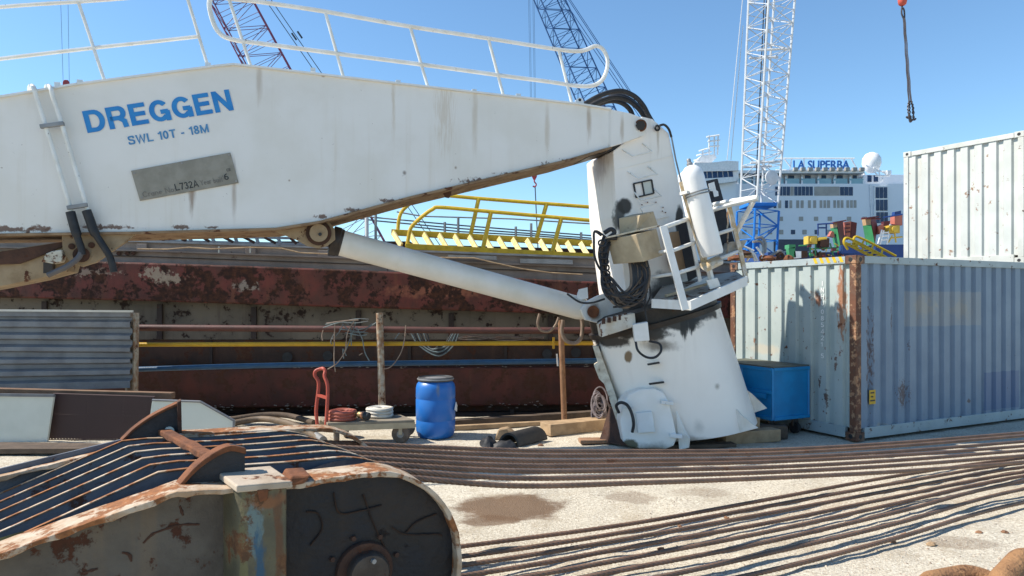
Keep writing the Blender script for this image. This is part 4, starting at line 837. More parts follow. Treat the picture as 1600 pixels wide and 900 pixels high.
MB().tube(crv([GP(350,672) + V((0,.3,.05)), GP(400,668) + V((0,.2,.1)), GP(445,672) + V((0,0,.12)), GP(475,681) + V((0,0,.09)), GP(500,692) + V((0,0,.05))], 8), .05, 12).build('hose', mat('brown_hose', (.14,.1,.065), (.09,.065,.045), 6, .65, dirt=.3), hs, True)
MB().cyl(GP(494,688) + V((0,0,.06)), GP(505,694) + V((0,0,.05)), .06, n=14).build('coupling', M['steelgrey'], hs, True)
tag(MB().tube(crv([GP(360,660) + V((0,0,.05)), GP(410,658) + V((0,0,.1)), GP(450,659) + V((0,0,.1)), GP(490,665) + V((0,0,.05))], 8), .045, 10).build('suction_hose', M['darkwood'], smooth=True), 'dark hose lying behind the thick brown hose left of the cart', 'hose')
# bin on wheels
A0 = V((3.757,10.13,0)); FU, FD = V((.898,.44,0)), V((-.44,.898,0))
skip = thing('wheeled_bin', 'bright blue steel bin on small wheels between crane and container', 'bin', A0)
bm_ = mat('bin_blue', (.004,.21,.47), (.006,.165,.38), 3, .42, rust=.03, rs=12, dirt=.1, bump=.05)
zb, zt2 = .27, 1.0
MB().prism([A0 + V((0,0,zb)), A0 + FU*.72 + V((0,0,zb)), A0 + FU*.72 + V((0,0,zt2)), A0 + V((0,0,zt2))], FD*1.25).build('body', bm_, skip, bevel=.01)
for z in (zb+.01, zt2-.01, .66):
    for a, b in (((A0-FD*.012), A0 + FU*.72 - FD*.012), ((A0 - FU*.012), A0 + FD*1.25 - FU*.012)):
        if z == .66 and a == A0-FD*.012: continue
        MB().bar(a + V((0,0,z)), b + V((0,0,z)), .03, .045 if z > .7 else .05).build('rim', bm_, skip, bevel=.004)
for p in (A0 - FU*.008, A0 + FU*.71, A0 - FU*.012 + FD*.6): MB().bar(p + V((0,0,zb)), p + V((0,0,zt2)), .03, .03, (0,1,0)).build('corner_post', bm_, skip)
MB().bar(A0 + FD*.1 - FU*.04 + V((0,0,.6)), A0 + FD*.55 - FU*.04 + V((0,0,.6)), .03, .07).build('side_bracket', bm_, skip)
MB().prism([A0 + V((-.01,-.01,zt2+.013)), A0 + FU*.73 + V((0,0,zt2+.013)), A0 + FU*.73 + FD*1.26 + V((0,0,zt2+.013)), A0 + FD*1.26 + V((0,0,zt2+.013))], (0,0,.02)).build('lid', mat('dark_lid', (.12,.13,.1), (.08,.08,.06), 5, .7), skip)
for a, b in ((.12,.15), (.6,.15), (.12,1.1), (.6,1.1)):
    c = A0 + FU*a + FD*b; MB().lathe(c + V((0,0,.09)) - FU*.03, FU, [(.03,0), (.085,0), (.085,.06), (.03,.06)], 18).build('wheel', M['black'], skip, True)
    MB().bar(c + V((0,0,.12)), c + V((0,0,zb)), .08, .05, (0,1,0)).build('wheel_fork', M['black'], skip)

# ---------------------------------------------------------------- big crane hook block lying in the foreground
KC = V((-.785, 3.77, .542)); KU = V((.8924, .4512, 0)); KW = V((-.4512, .8924, 0))
def K(s, z, off=0.0): return V((KC.x, KC.y, 0)) + KU*(s - .2*off) + KW*off + V((0, 0, z))
RR = .545
rim = mat('rusty_lit_rim', (.5,.41,.31), (.36,.23,.13), 9, .75, rust=.52, rs=6, rc=(.33,.13,.045), rc2=(.2,.08,.03), bump=.35, dirt=.15)
navy = mat('navy_cheek', (.006,.008,.014), (.009,.008,.009), 4, .6, rust=.2, rs=4.5, rc=(.035,.018,.01), rc2=(.02,.011,.008), bump=.6, bs=18, dirt=.6, dc=(.026,.017,.012), ds=3, streak=.5, sc_=(.03,.018,.012))
greyweb = mat('grey_web', (.115,.1,.082), (.075,.062,.05), 4, .65, rust=.32, rs=6.5, rc=(.042,.021,.013), bump=.3, streak=.35, dirt=.3, dc=(.06,.045,.035))
bluegrey = mat('blue_grey_plate', (.12,.135,.165), (.085,.095,.115), 3, .65, rust=.3, rs=4.5, rc=(.075,.045,.035), bump=.25, dirt=.3, dc=(.06,.05,.045))
blk = thing('hook_block', 'huge rusty crane hook block with ropes reeved over its sheaves, lying in the foreground', 'hook block', (KC.x, KC.y, 0))
def circ(r, a0, a1, off, n=26): return [K(r*math.cos(R(a0+(a1-a0)*i/n)), KC.z + r*math.sin(R(a0+(a1-a0)*i/n)), off) for i in range(n+1)]
near_top = [(-2.3,.72), (-1.95,.82), (-1.6,.91), (-.91,1.095), (-.67,1.08), (-.42,1.065), (-.2,1.075)]
far_top = [(-2.2,.88), (-1.55,1.0), (-.9,1.12), (-.56,1.11), (-.1,1.09)]
# near cheek: grey web, navy round end, bent flange over both
MB().prism([K(s,z-.02,.13) for s, z in near_top[:5]] + [K(-.62,.05,.13), K(-2.3,.05,.13)], KW*.025).build('web_plate', greyweb, blk)
MB().prism([K(-.5,1.05,.03), K(-.2,1.06,.03)] + circ(RR-.012, 88, -88, .03) + [K(-.5,.02,.03)], KW*.025).build('cheek_plate', navy, blk, label='navy blue rounded cheek plate facing the camera')
def flange(top, o0, o1, th, nm, arc=None):
    pts = [K(s, z) for s, z in top] + (circ(RR, 84, arc, 0) if arc else [])
    fine = []
    for a, b in zip(pts, pts[1:]):
        n = max(1, int((b-a).length/.035)); fine += [a.lerp(b, j/n) for j in range(n)]
    pts = fine + [pts[-1]]
    rings = []
    for i, p in enumerate(pts):
        t = (pts[min(i+1, len(pts)-1)] - pts[max(i-1, 0)]).normalized(); nrm = KW.cross(t).normalized()
        if nrm.dot(p - K(-.6,.4)) < 0: nrm = -nrm
        q_ = 1 if o0 < 1 else .25; jit = q_*.012*mn.noise(p*7) + .008*mn.noise(p*23); j2 = q_*(.02*mn.noise(p*6+V((5,0,0))) + .012*mn.noise(p*25)); p = p + nrm*(.004*mn.noise(p*12))
        rings.append([p + KW*(o0+jit), p + KW*(o1+j2), p + KW*(o1+j2) - nrm*th, p + KW*(o0+jit) - nrm*th*(1+.4*mn.noise(p*14))])
    return MB().loft(rings).build(nm, rim, blk, bevel=.006)
flange(near_top, -.04, .2, .028, 'cheek_flange', -95)
flange(far_top, 1.38, 1.55, .026, 'cheek_flange', -95)
MB().prism([K(s,z-.02,1.46) for s, z in far_top] + circ(RR-.012, 88, -88, 1.46) + [K(-2.3,.05,1.46)], KW*.025).build('cheek_plate', bluegrey, blk)
for k in range(6):
    o = .36 + .2*k; kn = -.92
    top = [(-2.3, .55), (-1.7,.79), (kn, 1.10), (kn+.14, 1.105), (-.7,1.1), (-.3,1.085)]
    th = .017
    MB().prism([K(s, z + .006*mn.noise((s*3, k, 0)), o) for s, z in top] + circ(RR-.004, 92, -88, o) + [K(-2.3,.05,o)], KW*th).build('partition_plate', bluegrey, blk)
    cap = [K(s, z+.002, o-.006) for s, z in top] + circ(RR-.001, 92, 20, o-.006, 12)
    r_ = []
    for i, p in enumerate(cap):
        p = p + V((0,0,.004*mn.noise(p*9))); r_.append([p, p + KW*(th+.012), p + KW*(th+.012) + V((0,0,.006)), p + V((0,0,.006))])
    MB().loft(r_).build('lit_rust_edge', rim, blk)  # rusty strip whose pale cream paints sunlight on the plate's top edge
# dirt ridges of old grease between the partitions at the knee
for k in range(5):
    o = .4 + .2*k; m = MB(); pts = [K(-.9+.03*j, 1.055 + .02*mn.noise((j*.9, k, 3)), o+.02+.03*mn.noise((j*.7,k,1))) for j in range(8)]
    m.tube(pts, [.012+.022*abs(mn.noise((j*1.3,k,8))) for j in range(8)], 6); m.build('rust_scale', M['rust'], blk, True)
# sheaves
shm = mat('sheave_steel', (.03,.03,.036), (.02,.018,.02), 5, .5, rust=.2, rs=6, rc=(.08,.04,.025), bump=.2)
for k in range(7):
    o = .27 + .2*k
    MB().lathe(K(0, KC.z, o-.07), KW, [(.1,0), (.53,.0), (.535,.012), (.475,.055), (.46,.07), (.475,.085), (.535,.128), (.53,.14), (.1,.14)], 56).build('sheave', shm, blk, True)
ax_ = MB().lathe(K(0, KC.z, -.06), KW, [(.06,0), (.1,.004), (.112,.02), (.115,.09), (.13,.09), (.13,.1)], 30).build('axle_cap', mat('axle_steel', (.075,.06,.05), (.045,.035,.03), 9, .5, rust=.3, rs=8, metal=.3, bump=.3), blk, True)
for a in (80, 200, 320): MB().cyl(K(.075*math.cos(R(a)), KC.z+.075*math.sin(R(a)), -.075), K(.075*math.cos(R(a)), KC.z+.075*math.sin(R(a)), -.04), .013, n=8).build('cap_bolt', M['steelgrey'], ax_)
MB().lathe(K(0, KC.z, -.0), KW, [(.13,0), (.15,.0), (.155,.01), (.155,.03), (.13,.03)], 36).build('bearing_ring', M['rust_dark'], blk, True)
for a in range(8): MB().cyl(K(.19*math.cos(a*PI/4+.3), KC.z+.19*math.sin(a*PI/4+.3), .01), K(.19*math.cos(a*PI/4+.3), KC.z+.19*math.sin(a*PI/4+.3), .035), .014, n=6).build('ring_bolt', M['rust_dark'], blk)
# welded bead marks on the navy plate
for pts in ([(-.16,.98), (-.13,.87), (-.02,.865), (.1,.88)], [(.16,.75), (.24,.7), (.42,.675), (.45,.66)], [(.24,.71), (.3,.76), (.42,.79)], [(-.3,.9), (-.24,.88), (-.22,.8), (-.28,.72)], [(0,.95), (.05,.8), (.13,.62)]):
    MB().tube(crv([K(s, z, .022) for s, z in pts], 5), .0045, 6).build('weld_bead', mat('weld_rust', (.04,.02,.011), (.018,.011,.009), 14, .9) if 'weld_rust' not in bpy.data.materials else bpy.data.materials['weld_rust'], blk, True)
for pts in ([(-1.03,.82), (-1.0,.85), (-.97,.865), (-.87,.885), (-.78,.875)], [(-1.12,.79), (-1.09,.775), (-1.08,.74)], [(-.87,.98), (-.855,.93)], [(-1.42,.7), (-1.38,.71)], [(-1.28,.72), (-1.22,.73)]):
    MB().tube(crv([K(s, z, .13) for s, z in pts], 5), [.005+.009*abs(mn.noise((q*.9, len(pts), 4))) for q in range(5*len(pts)-4)], 6).build('weld_bead', M['rust_dark'], blk, True)
# pillar with its square cap
pil = mat('flaked_pillar', (.085,.078,.05), (.15,.13,.07), 6, .6, rust=.46, rs=6, rc=(.19,.085,.035), rc2=(.1,.05,.025), bump=.25, dirt=.15,
    spots=[((K(-.585,.93,-.1)).to_tuple(), (.05,.3,.14), (.13,.19,.19), .5, 1.3, 12, .85, (2,2,1)), ((K(-.56,.72,-.1)).to_tuple(), (.03,.3,.3), (.015,.075,.14), .6, 1.3, 12, .85, (2,2,.6)), ((K(-.645,.72,-.1)).to_tuple(), (.028,.3,.4), (.16,.145,.06), .6, 1.2, 12, .75, (2,2,.6)),
           ((K(-.47,.8,-.1)).to_tuple(), (.025,.3,.3), (.11,.045,.018), .6, 1.2, 12, .8, (2,2,.6)), ((K(-.5,1.02,-.1)).to_tuple(), (.12,.3,.05), (.2,.08,.03), .6, 1.2, 9, .9)])
w2 = [(-.67,-.06), (-.655,-.1), (-.6,-.13), (-.5,-.135), (-.455,-.12), (-.44,-.09), (-.44,.2), (-.67,.2)]
MB().loft([[K(s, .0, o) for s, o in w2], [K(s, .6, o) for s, o in w2], [K(s, 1.075, o) for s, o in w2]]).build('pillar', pil, blk, True)
MB().prism([K(-.69,1.082,-.15), K(-.43,1.075,-.15), K(-.42,1.085,.19), K(-.69,1.09,.19)], (0,0,.035)).build('pillar_cap', mat('pale_cap', (.46,.38,.29), (.36,.28,.2), 6, .75, rust=.36, rs=7, rc=(.3,.12,.045), bump=.2), blk, bevel=.008)
MB().prism([K(-.6,1.085,-.155), K(-.545,1.085,-.155), K(-.55,1.03,-.15), K(-.585,1.025,-.15)], KW*.02).build('cap_lug', M['rust'], blk, bevel=.006)
MB().prism([K(-.43,1.06,-.06), K(-.34,1.065,-.06), K(-.3,1.1,-.04), K(-.4,1.105,-.04)], KW*.2).build('rust_scab', M['rust'], blk, bevel=.01)
fin_n = crv([(-.89,1.08,0), (-.8,1.18,0), (-.71,1.24,0), (-.64,1.262,0), (-.57,1.24,0)], 4); fin_f = crv([(-.91,1.1,0), (-.83,1.18,0), (-.71,1.26,0), (-.58,1.32,0)], 4)
fnm = mat('dark_fin', (.04,.038,.04), (.025,.024,.026), 7, .65, rust=.2, rs=9, bump=.4)
MB().prism([K(p.x, p.y, .12) for p in fin_n] + [K(-.57,1.09,.12), K(-.66,1.06,.12)], KW*.03).build('guide_fin', fnm, blk)
MB().loft([[K(p.x, p.y, .095), K(p.x, p.y, .175), K(p.x, p.y-.03, .175), K(p.x, p.y-.03, .095)] for p in fin_n]).build('fin_edge', M['rust'], blk, bevel=.006)
MB().prism([K(p.x, p.y, 1.45) for p in fin_f] + [K(-.58,1.09,1.45)], KW*.03).build('guide_fin', fnm, blk)
MB().loft([[K(p.x, p.y, 1.43), K(p.x, p.y, 1.5), K(p.x, p.y-.018, 1.5), K(p.x, p.y-.018, 1.43)] for p in fin_f]).build('fin_edge', M['rust'], blk, bevel=.004)
MB().prism([K(-.595,1.325,1.41), K(-.57,1.335,1.41), K(-.565,1.09,1.41), K(-.59,1.09,1.41)], KW*.1).build('fin_post', M['rust_dark'], blk, bevel=.005)
MB().cyl(K(-.635,1.135,1.425), K(-.635,1.135,1.45), .028, n=16).build('sunlit_hole_disc', M['cream'], blk)  # cream disc paints the sunlight showing through a hole in the fin
m = MB(); m.loft([[K(-.7 + .05*(1-t), 1.11+.012*mn.noise((t*9,1,2)), .14+1.3*t), K(-.63 + .05*(1-t), 1.11, .14+1.3*t), K(-.63 + .05*(1-t), 1.15+.015*mn.noise((t*8,4,2)), .14+1.3*t), K(-.7 + .05*(1-t), 1.15, .14+1.3*t)] for t in [i/12 for i in range(13)]])
m.build('cross_bar', M['rust'], blk, bevel=.008)
MB().prism([K(-2.3,.66,.17), K(-1.72,.875,.17), K(-1.5,.885,.3), K(-2.3,.68,.3)], (0,0,.02)).build('yellow_strip', mat('old_yellow', (.4,.36,.14), (.3,.24,.1), 6, .7, rust=.2), blk)

# ---------------------------------------------------------------- wire ropes
UPY = {800: (703.5,711,719.5,727.5,736,747,759), 1200: (703,708.5,716,721.5,730,738,747), 1600: (676,681,690,697,704,712,722)}
nth = ['first', 'second', 'third', 'fourth', 'fifth', 'sixth', 'seventh', 'eighth']
for i in range(7):
    off = .27 + .2*(6-i)
    s0 = K(0, .998, off); pts = [K(-.22, .955, off), K(-.1, .992, off), s0, K(.2, .985, off)]
    slope = .505
    y0 = s0.y - slope*s0.x
    for px in (800, 1000, 1200, 1400, 1600, 1900):
        q = {**{k: UPY[k][i] for k in UPY}}
        py = q[px] if px in q else ((q[800]+q[1200])/2 if px == 1000 else (q[1200]+q[1600])/2 + 2.5 if px == 1400 else q[1600] - 24)
        if px == 1000: py += 1.5
        kx = (px-CX)/F; y = y0/(1 - slope*kx) + .02*mn.noise((px*.01, i, 2)); pts.append(P(px, py, y))
    lab = {0: 'wire rope of the raised run lying farthest from the camera', 6: 'wire rope of the raised run lying nearest the camera'}.get(i, nth[i] + ' wire rope from the back in the raised run over the block')
    tag(MB().rope(crv(pts, 10), .019, .26).build('wire_rope', M['rope'], smooth=True), lab, 'wire rope', 'wire ropes running off the hook block')
LOW = [(844,816,780,745,716), (859,827,791,755,723), (872,838,802,766,730), (889,852,817,776,737), (905,869,830,787,743), (925,886,847,800,751), (950,908,865,817,764), (1000,935,892,840,785)]
for i, row in enumerate(LOW):
    pts = []
    off = .27 + .2*max(0, 6-i); z0 = .12
    pts = [K(-.1, .1, off - .1*(i == 7)), K(.25, .085, off - .1*(i == 7))]
    for px, py in zip((800, 1000, 1200, 1400, 1600), row):
        z = .06 + .035*mn.noise((px*.013, i*2.7, 4)); py += 2.2*mn.noise((px*.011, i*3.1, 7)); pts.append(GP(px, py, z))
    pts.append(GP(1900, row[-1] - (row[-2]-row[-1])*.95, .07))
    lab = {0: 'lower wire rope lying farthest from the camera', 7: 'single lower wire rope lying apart nearest the camera'}.get(i, nth[i] + ' wire rope from the back in the lower run on the ground')
    tag(MB().rope(crv(pts, 10), .0195, .26).build('wire_rope', M['rope'], smooth=True), lab, 'wire rope', 'wire ropes running off the hook block')
# scraps lying on and between the ropes
sm = mat('rust_scrap', (.28,.15,.08), (.16,.08,.045), 12, .9, bump=.4)
for i, (px, py, s, lab) in enumerate(((1033,859,.05,'small rusty scrap lying on the lower ropes near the stain'), (1415,836,.06,'rusty scrap caught under the single near rope'), (1208,843,.04,'brown crumb of rust between the lower ropes'), (1395,848,.05,'dark scrap beside the single near rope'),
        (1135,810,.04,'dark stub standing between the first two lower ropes'), (1062,823,.035,'pale crumb between the lower ropes'), (1455,852,.07,'pale flat stone right of the single near rope'), (1570,832,.05,'small brown stone on the pale ground at the right'), (1530,833,.05,'flat reddish scrap on the pale ground at the right'),
        (568,697,.06,'white stone lying in front of the cart'), (594,697,.07,'dark stone lying in front of the cart'), (662,699,.06,'brown stone in front of the blue drum'), (1118,712,.06,'orange stone between the raised ropes'), (1170,712,.05,'smaller orange stone between the raised ropes'), (845,697,.07,'brown stone beside the curved dark offcut'))):
    q = GP(px, py); s *= .62; lump((q.x, q.y, gz(q.x, q.y)+s*.1), s, s*.8, s*.55, sm if i not in (6, 9) else M['wood'], 'scrap', lab, 'scrap' if 'scrap' in lab or 'crumb' in lab or 'stub' in lab else 'stone', i)
# heavy chain at the lower right corner
chm = mat('tan_rust_chain', (.32,.17,.075), (.22,.11,.05), 9, .85, rust=.3, rs=11, rc=(.2,.085,.035), rc2=(.13,.06,.03), bump=.8, bs=45, dirt=.3, dc=(.36,.28,.2))
def link(c, yaw, tilt, roll, L, Wd, r, lab):
    Mx = Matrix.Rotation(yaw, 3, 'Z') @ Matrix.Rotation(tilt, 3, 'Y') @ Matrix.Rotation(roll, 3, 'X')
    pts = []
    for k in range(40):
        a = 2*PI*k/40; x = math.cos(a)*Wd + (L if math.cos(a) > 0 else -L); y = math.sin(a)*Wd
        pts.append(V(c) + Mx @ V((x, y, 0)))
    tag(MB().tube(pts, r, 18, True).build('chain_link', chm, smooth=True), lab, 'chain link', 'heavy chain at the right corner')
link((3.0,4.62,.07), R(20), 0, R(14), .12, .15, .08, 'leftmost heavy tan chain link, barely showing at the bottom edge')
link((3.42,4.6,.09), R(35), R(-12), R(40), .13, .16, .085, 'middle heavy tan chain link arching up in the corner')
link((3.72,4.62,.09), R(15), 0, R(8), .13, .16, .09, 'rightmost heavy tan chain link overlapping the middle one')

# ---------------------------------------------------------------- containers
CU, CD = V((.898,.44,0)), V((-.44,.898,0))
def container(nm, lab, c0, u, d, Lg, Wd, Hh, mats, ends_only=False):
    u, d = V(u).normalized(), V(d).normalized(); c0 = V(c0); Z = V((0,0,1))
    t = thing(nm, lab, 'container', c0)
    wall_l, wall_e, frame, postm, cast = mats
    def corr(o, a, ln, inn, mt, name, n):       # corrugated wall: from o along a, recessing along inn
        zb, zt = .17, Hh-.1; p = ln/n; xs = [(0,0)]
        for k in range(n): xs += [(k*p + p*.05, 0), (k*p + p*.55, 0), (k*p + p*.64, .045), (k*p + p*.93, .045)]
        xs += [(ln, 0)]
        v = [o + a*x + inn*(.02+y) + Z*zb for x, y in xs] + [o + a*x + inn*(.02+y) + Z*zt for x, y in xs]; q = len(xs)
        return MB().add(v, [(i, i+1, q+i+1, q+i) for i in range(q-1)]).build(name, mt, t, recalc=False)
    pw = .11
    corr(c0 + u*pw, u, Lg-2*pw, d, wall_l, 'long_side', 22)
    corr(c0 + d*(Wd-pw), -d, Wd-2*pw, u, wall_e, 'end_wall', 8)
    corr(c0 + u*(Lg-pw) + d*Wd, -u, Lg-2*pw, -d, wall_l, 'long_side', 22)
    corr(c0 + u*Lg + d*pw, d, Wd-2*pw, -u, wall_e, 'end_wall', 8)
    MB().prism([c0 + u*.03 + d*.03 + Z*(Hh-.06), c0 + u*(Lg-.03) + d*.03 + Z*(Hh-.06), c0 + u*(Lg-.03) + d*(Wd-.03) + Z*(Hh-.06), c0 + u*.03 + d*(Wd-.03) + Z*(Hh-.06)], Z*.03).build('roof', wall_l, t)
    for a, b in ((0,0), (1,0), (0,1), (1,1)):
        p = c0 + u*(a*(Lg-pw)) + d*(b*(Wd-pw)); P4 = [p, p + u*pw, p + u*pw + d*pw, p + d*pw]
        MB().prism([q + Z*.12 for q in P4], Z*(Hh-.24)).build('corner_post', postm, t, bevel=.008)
        for z in (0, Hh-.118):
            ex = .006; P5 = [p - u*ex - d*ex, p + u*(pw+.06) - d*ex, p + u*(pw+.06) + d*(pw+.06), p - u*ex + d*(pw+.06)]
            P5 = [p + u*(-ex if a == 0 else -.06) + d*(-ex if b == 0 else -.06), p + u*(pw+.06 if a == 0 else pw+ex) + d*(-ex if b == 0 else -.06), p + u*(pw+.06 if a == 0 else pw+ex) + d*(pw+.06 if b == 0 else pw+ex), p + u*(-ex if a == 0 else -.06) + d*(pw+.06 if b == 0 else pw+ex)]
            cc = MB().prism([q + Z*z for q in P5], Z*.118).build('corner_casting', cast, t, bevel=.006)
            if a == 0:
                h = c0 + d*(b*(Wd-pw) + (.085 if b == 0 else .025)) + Z*(z+.06); MB().lathe(h - u*(ex+.002), u, [(.03,0), (.034,.002), (.034,.004), (.0,.004)], 16).build('hole', M['black'], cc)
            if b == 0:
                h = c0 + u*(a*(Lg-pw) + (.085 if a == 0 else .025)) + Z*(z+.06); MB().lathe(h - d*(ex+.002), d, [(.03,0), (.034,.002), (.034,.004), (.0,.004)], 16).build('hole', M['black'], cc)
    for z, hh, nmr in ((Hh-.11, .1, 'top_rail'), (.03, .15, 'bottom_rail')):
        for o, a, ln in ((c0 + u*.18, u, Lg-.36), (c0 + u*.18 + d*(Wd-.06), u, Lg-.36)): MB().prism([o + Z*z, o + a*ln + Z*z, o + a*ln + Z*(z+hh), o + Z*(z+hh)], d*.06).build(nmr, frame, t, bevel=.004)
        for o in (c0 + d*.18, c0 + d*.18 + u*(Lg-.06)): MB().prism([o + Z*z, o + d*(Wd-.36) + Z*z, o + d*(Wd-.36) + Z*(z+hh), o + Z*(z+hh)], u*.06).build(nmr, frame, t, bevel=.004)
    return t
C0 = V((4.79, 9.8, .02))
def cs(t, z, rx, rz, c, soft=.5, amp=.6, scl=4, st=.9, end=False, mul=None):
    p = C0 + (CD if end else CU)*t; return ((p.x, p.y, z), (rx, rx, rz), c, soft, amp, scl, st, mul)
blue_shaded = mat('container_blue_shaded', (.185,.25,.325), (.155,.215,.29), 2, .5, rust=.14, rs=9, rc=(.08,.04,.03), rc2=(.05,.03,.028), streak=.2, sc_=(.15,.12,.11), bump=.06, dirt=.12, dc=(.28,.26,.22),  # long sides darker and bluer: their shade is put into the colour
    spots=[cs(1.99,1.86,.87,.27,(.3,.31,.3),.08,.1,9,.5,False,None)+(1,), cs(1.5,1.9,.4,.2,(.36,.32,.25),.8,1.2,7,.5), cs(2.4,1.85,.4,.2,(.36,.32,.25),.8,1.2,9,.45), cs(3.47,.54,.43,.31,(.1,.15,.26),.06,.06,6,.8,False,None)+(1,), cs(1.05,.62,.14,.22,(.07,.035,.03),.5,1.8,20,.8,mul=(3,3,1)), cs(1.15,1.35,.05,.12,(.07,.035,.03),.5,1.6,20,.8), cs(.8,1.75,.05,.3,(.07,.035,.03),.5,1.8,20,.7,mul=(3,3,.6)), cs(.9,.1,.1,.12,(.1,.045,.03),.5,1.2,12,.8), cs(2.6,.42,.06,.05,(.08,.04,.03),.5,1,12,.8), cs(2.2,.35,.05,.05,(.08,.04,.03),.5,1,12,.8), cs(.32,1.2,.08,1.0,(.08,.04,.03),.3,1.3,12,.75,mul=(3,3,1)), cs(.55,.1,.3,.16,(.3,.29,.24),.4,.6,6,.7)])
blue_sunlit = mat('container_blue_sunlit', (.4,.455,.44), (.34,.4,.39), 2, .5, rust=.25, rs=9, rc=(.26,.1,.045), rc2=(.12,.05,.03), streak=.25, sc_=(.3,.2,.12), bump=.06, dirt=.1, dc=(.5,.46,.38),  # end walls paler: same paint with the sunlight put into the colour
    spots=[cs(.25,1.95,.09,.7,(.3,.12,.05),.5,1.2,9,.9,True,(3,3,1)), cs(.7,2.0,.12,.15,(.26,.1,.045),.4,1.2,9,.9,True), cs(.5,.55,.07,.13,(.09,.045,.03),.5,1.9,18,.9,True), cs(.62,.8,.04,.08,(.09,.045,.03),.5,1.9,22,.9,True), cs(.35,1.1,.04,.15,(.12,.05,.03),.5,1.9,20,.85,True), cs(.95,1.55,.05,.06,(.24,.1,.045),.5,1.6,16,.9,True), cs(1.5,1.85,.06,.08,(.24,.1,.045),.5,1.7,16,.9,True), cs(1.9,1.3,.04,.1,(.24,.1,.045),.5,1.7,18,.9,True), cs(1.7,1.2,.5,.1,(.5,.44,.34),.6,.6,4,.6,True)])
post_r = mat('rusted_post', (.15,.065,.037), (.09,.043,.028), 5, .85, rust=.42, rs=8, dirt=.45, dc=(.33,.25,.18), ds=5, rc=(.3,.14,.07), rc2=(.36,.22,.13), bump=.35)
frame_b = mat('container_frame', (.36,.42,.43), (.3,.36,.37), 3, .55, rust=.3, rs=8, rc=(.22,.1,.05), bump=.15, dirt=.2)
cb1 = container('shipping_container', 'faded blue corrugated shipping container with rust-brown corner post on the quay', C0, CU, CD, 6.06, 2.44, 2.6, (blue_shaded, blue_sunlit, frame_b, post_r, post_r))
# number down the end wall, label on the side, hazard stripes on the rail
num = mat('white_number', (.8,.8,.78), (.68,.7,.68), 9, bump=0)
rib = 2.44-.11 - 2.22/8*6.35
for i, ch in enumerate('INHU0854215'):
    z = 2.18 - i*.096 - (.07 if i == 10 else 0) - (.03 if i > 3 else 0)
    letters('number', ch, C0 - CU*-.012 + CD*(rib+.03) + V((0,0,z)), -CD*(.055 if ch not in '1I' else .03) if ch != 'I' else -CD*.02, (0,0,.07), num, cb1, .16) if ch != 'I' else MB().prism([C0 + CU*.014 + CD*(rib+.012) + V((0,0,z)), C0 + CU*.014 + CD*rib + V((0,0,z)), C0 + CU*.014 + CD*rib + V((0,0,z+.07)), C0 + CU*.014 + CD*(rib+.012) + V((0,0,z+.07))], CU*.002).build('number', num, cb1)
lb = C0 + CU*.29 + V((0,0,.5)) - CD*-.012
lab_o = MB().prism([lb, lb + CU*.13, lb + CU*.13 + V((0,0,.2)), lb + V((0,0,.2))], CD*.003).build('warning_label', mat('yellow_label', (.6,.38,.02), (.5,.3,.02), 9), cb1)
for k, (a, b) in enumerate(((.02,.1), (.03,.08), (.015,.115))): MB().prism([lb + CU*a + V((0,0,.15-.055*k)) - CD*.003, lb + CU*b + V((0,0,.15-.055*k)) - CD*.003, lb + CU*b + V((0,0,.17-.055*k)) - CD*.003, lb + CU*a + V((0,0,.17-.055*k)) - CD*.003], CD*.001).build('label_print', M['ink'], lab_o)
for k in range(5):
    p = C0 + CD*(.2+.11*k) + V((0,0,2.51)); MB().prism([p, p + CD*.05, p + CD*.09 + V((0,0,.08)), p + CD*.04 + V((0,0,.08))], -CU*.004).build('hazard_stripe', M['yellow'], cb1)
white_w = mat('container_white', (.56,.57,.53), (.49,.5,.46), 2, .5, rust=.27, rs=5, rc=(.4,.3,.22), rc2=(.24,.13,.08), streak=.5, sc_=(.42,.34,.25), bump=.06, dirt=.1, dc=(.5,.45,.36))
frame_w = mat('container_frame_white', (.56,.56,.52), (.48,.48,.43), 3, .5, rust=.25, rs=8, rc=(.25,.13,.07), bump=.1)
WB = V((10.18, 14.0, 2.725)); WU, WD = V((.866,.5,0)), V((-.5,.866,0))
container('shipping_container', 'chipped white corrugated container on the upper level at the right', WB, WU, WD, 6.06, 2.44, 2.64, (white_w, white_w, frame_w, frame_w, frame_w))
container('shipping_container', 'white container underneath, hidden behind the faded blue one', WB - V((0,0,2.715)), WU, WD, 6.06, 2.44, 2.71, (white_w, white_w, frame_w, frame_w, frame_w))

# ---------------------------------------------------------------- lattice cranes beyond the dock
def lattice(parent, p0, p1, w0, w1, side, nseg, rc, rl, mts, nm='chord'):   # four chords and zigzag lacing; mts(t) picks the paint
    p0, p1 = V(p0), V(p1); A = (p1-p0).normalized(); S = V(side); S = (S - A*S.dot(A)).normalized(); T = A.cross(S)
    def cor(t, k): wd = (w0+(w1-w0)*t)/2; q = p0.lerp(p1, t); return q + S*wd*(1 if k in (0,3) else -1) + T*wd*(1 if k < 2 else -1)
    cuts = [0] + [i/nseg for i in range(1, nseg) if mts(i/nseg) is not mts((i-.5)/nseg)] + [1]
    for c0_, c1_ in zip(cuts, cuts[1:]):
        mt = mts((c0_+c1_)/2)
        for k in range(4): MB().tube([cor(c0_, k), cor(c1_, k)], rc, 6).build(nm, mt, parent)
        for k in range(4):
            m = MB(); k2 = (k+1) % 4
            i0, i1 = round(c0_*nseg), round(c1_*nseg)
            for i in range(i0, i1):
                a, b = i/nseg, (i+1)/nseg
                pa, pb = (cor(a, k), cor(b, k2)) if (i+k) % 2 else (cor(a, k2), cor(b, k))
                m.tube([pa, pb], rl, 5); m.tube([cor(b, k), cor(b, k2)], rl*.8, 5)
            m.build('lacing', mt, parent)
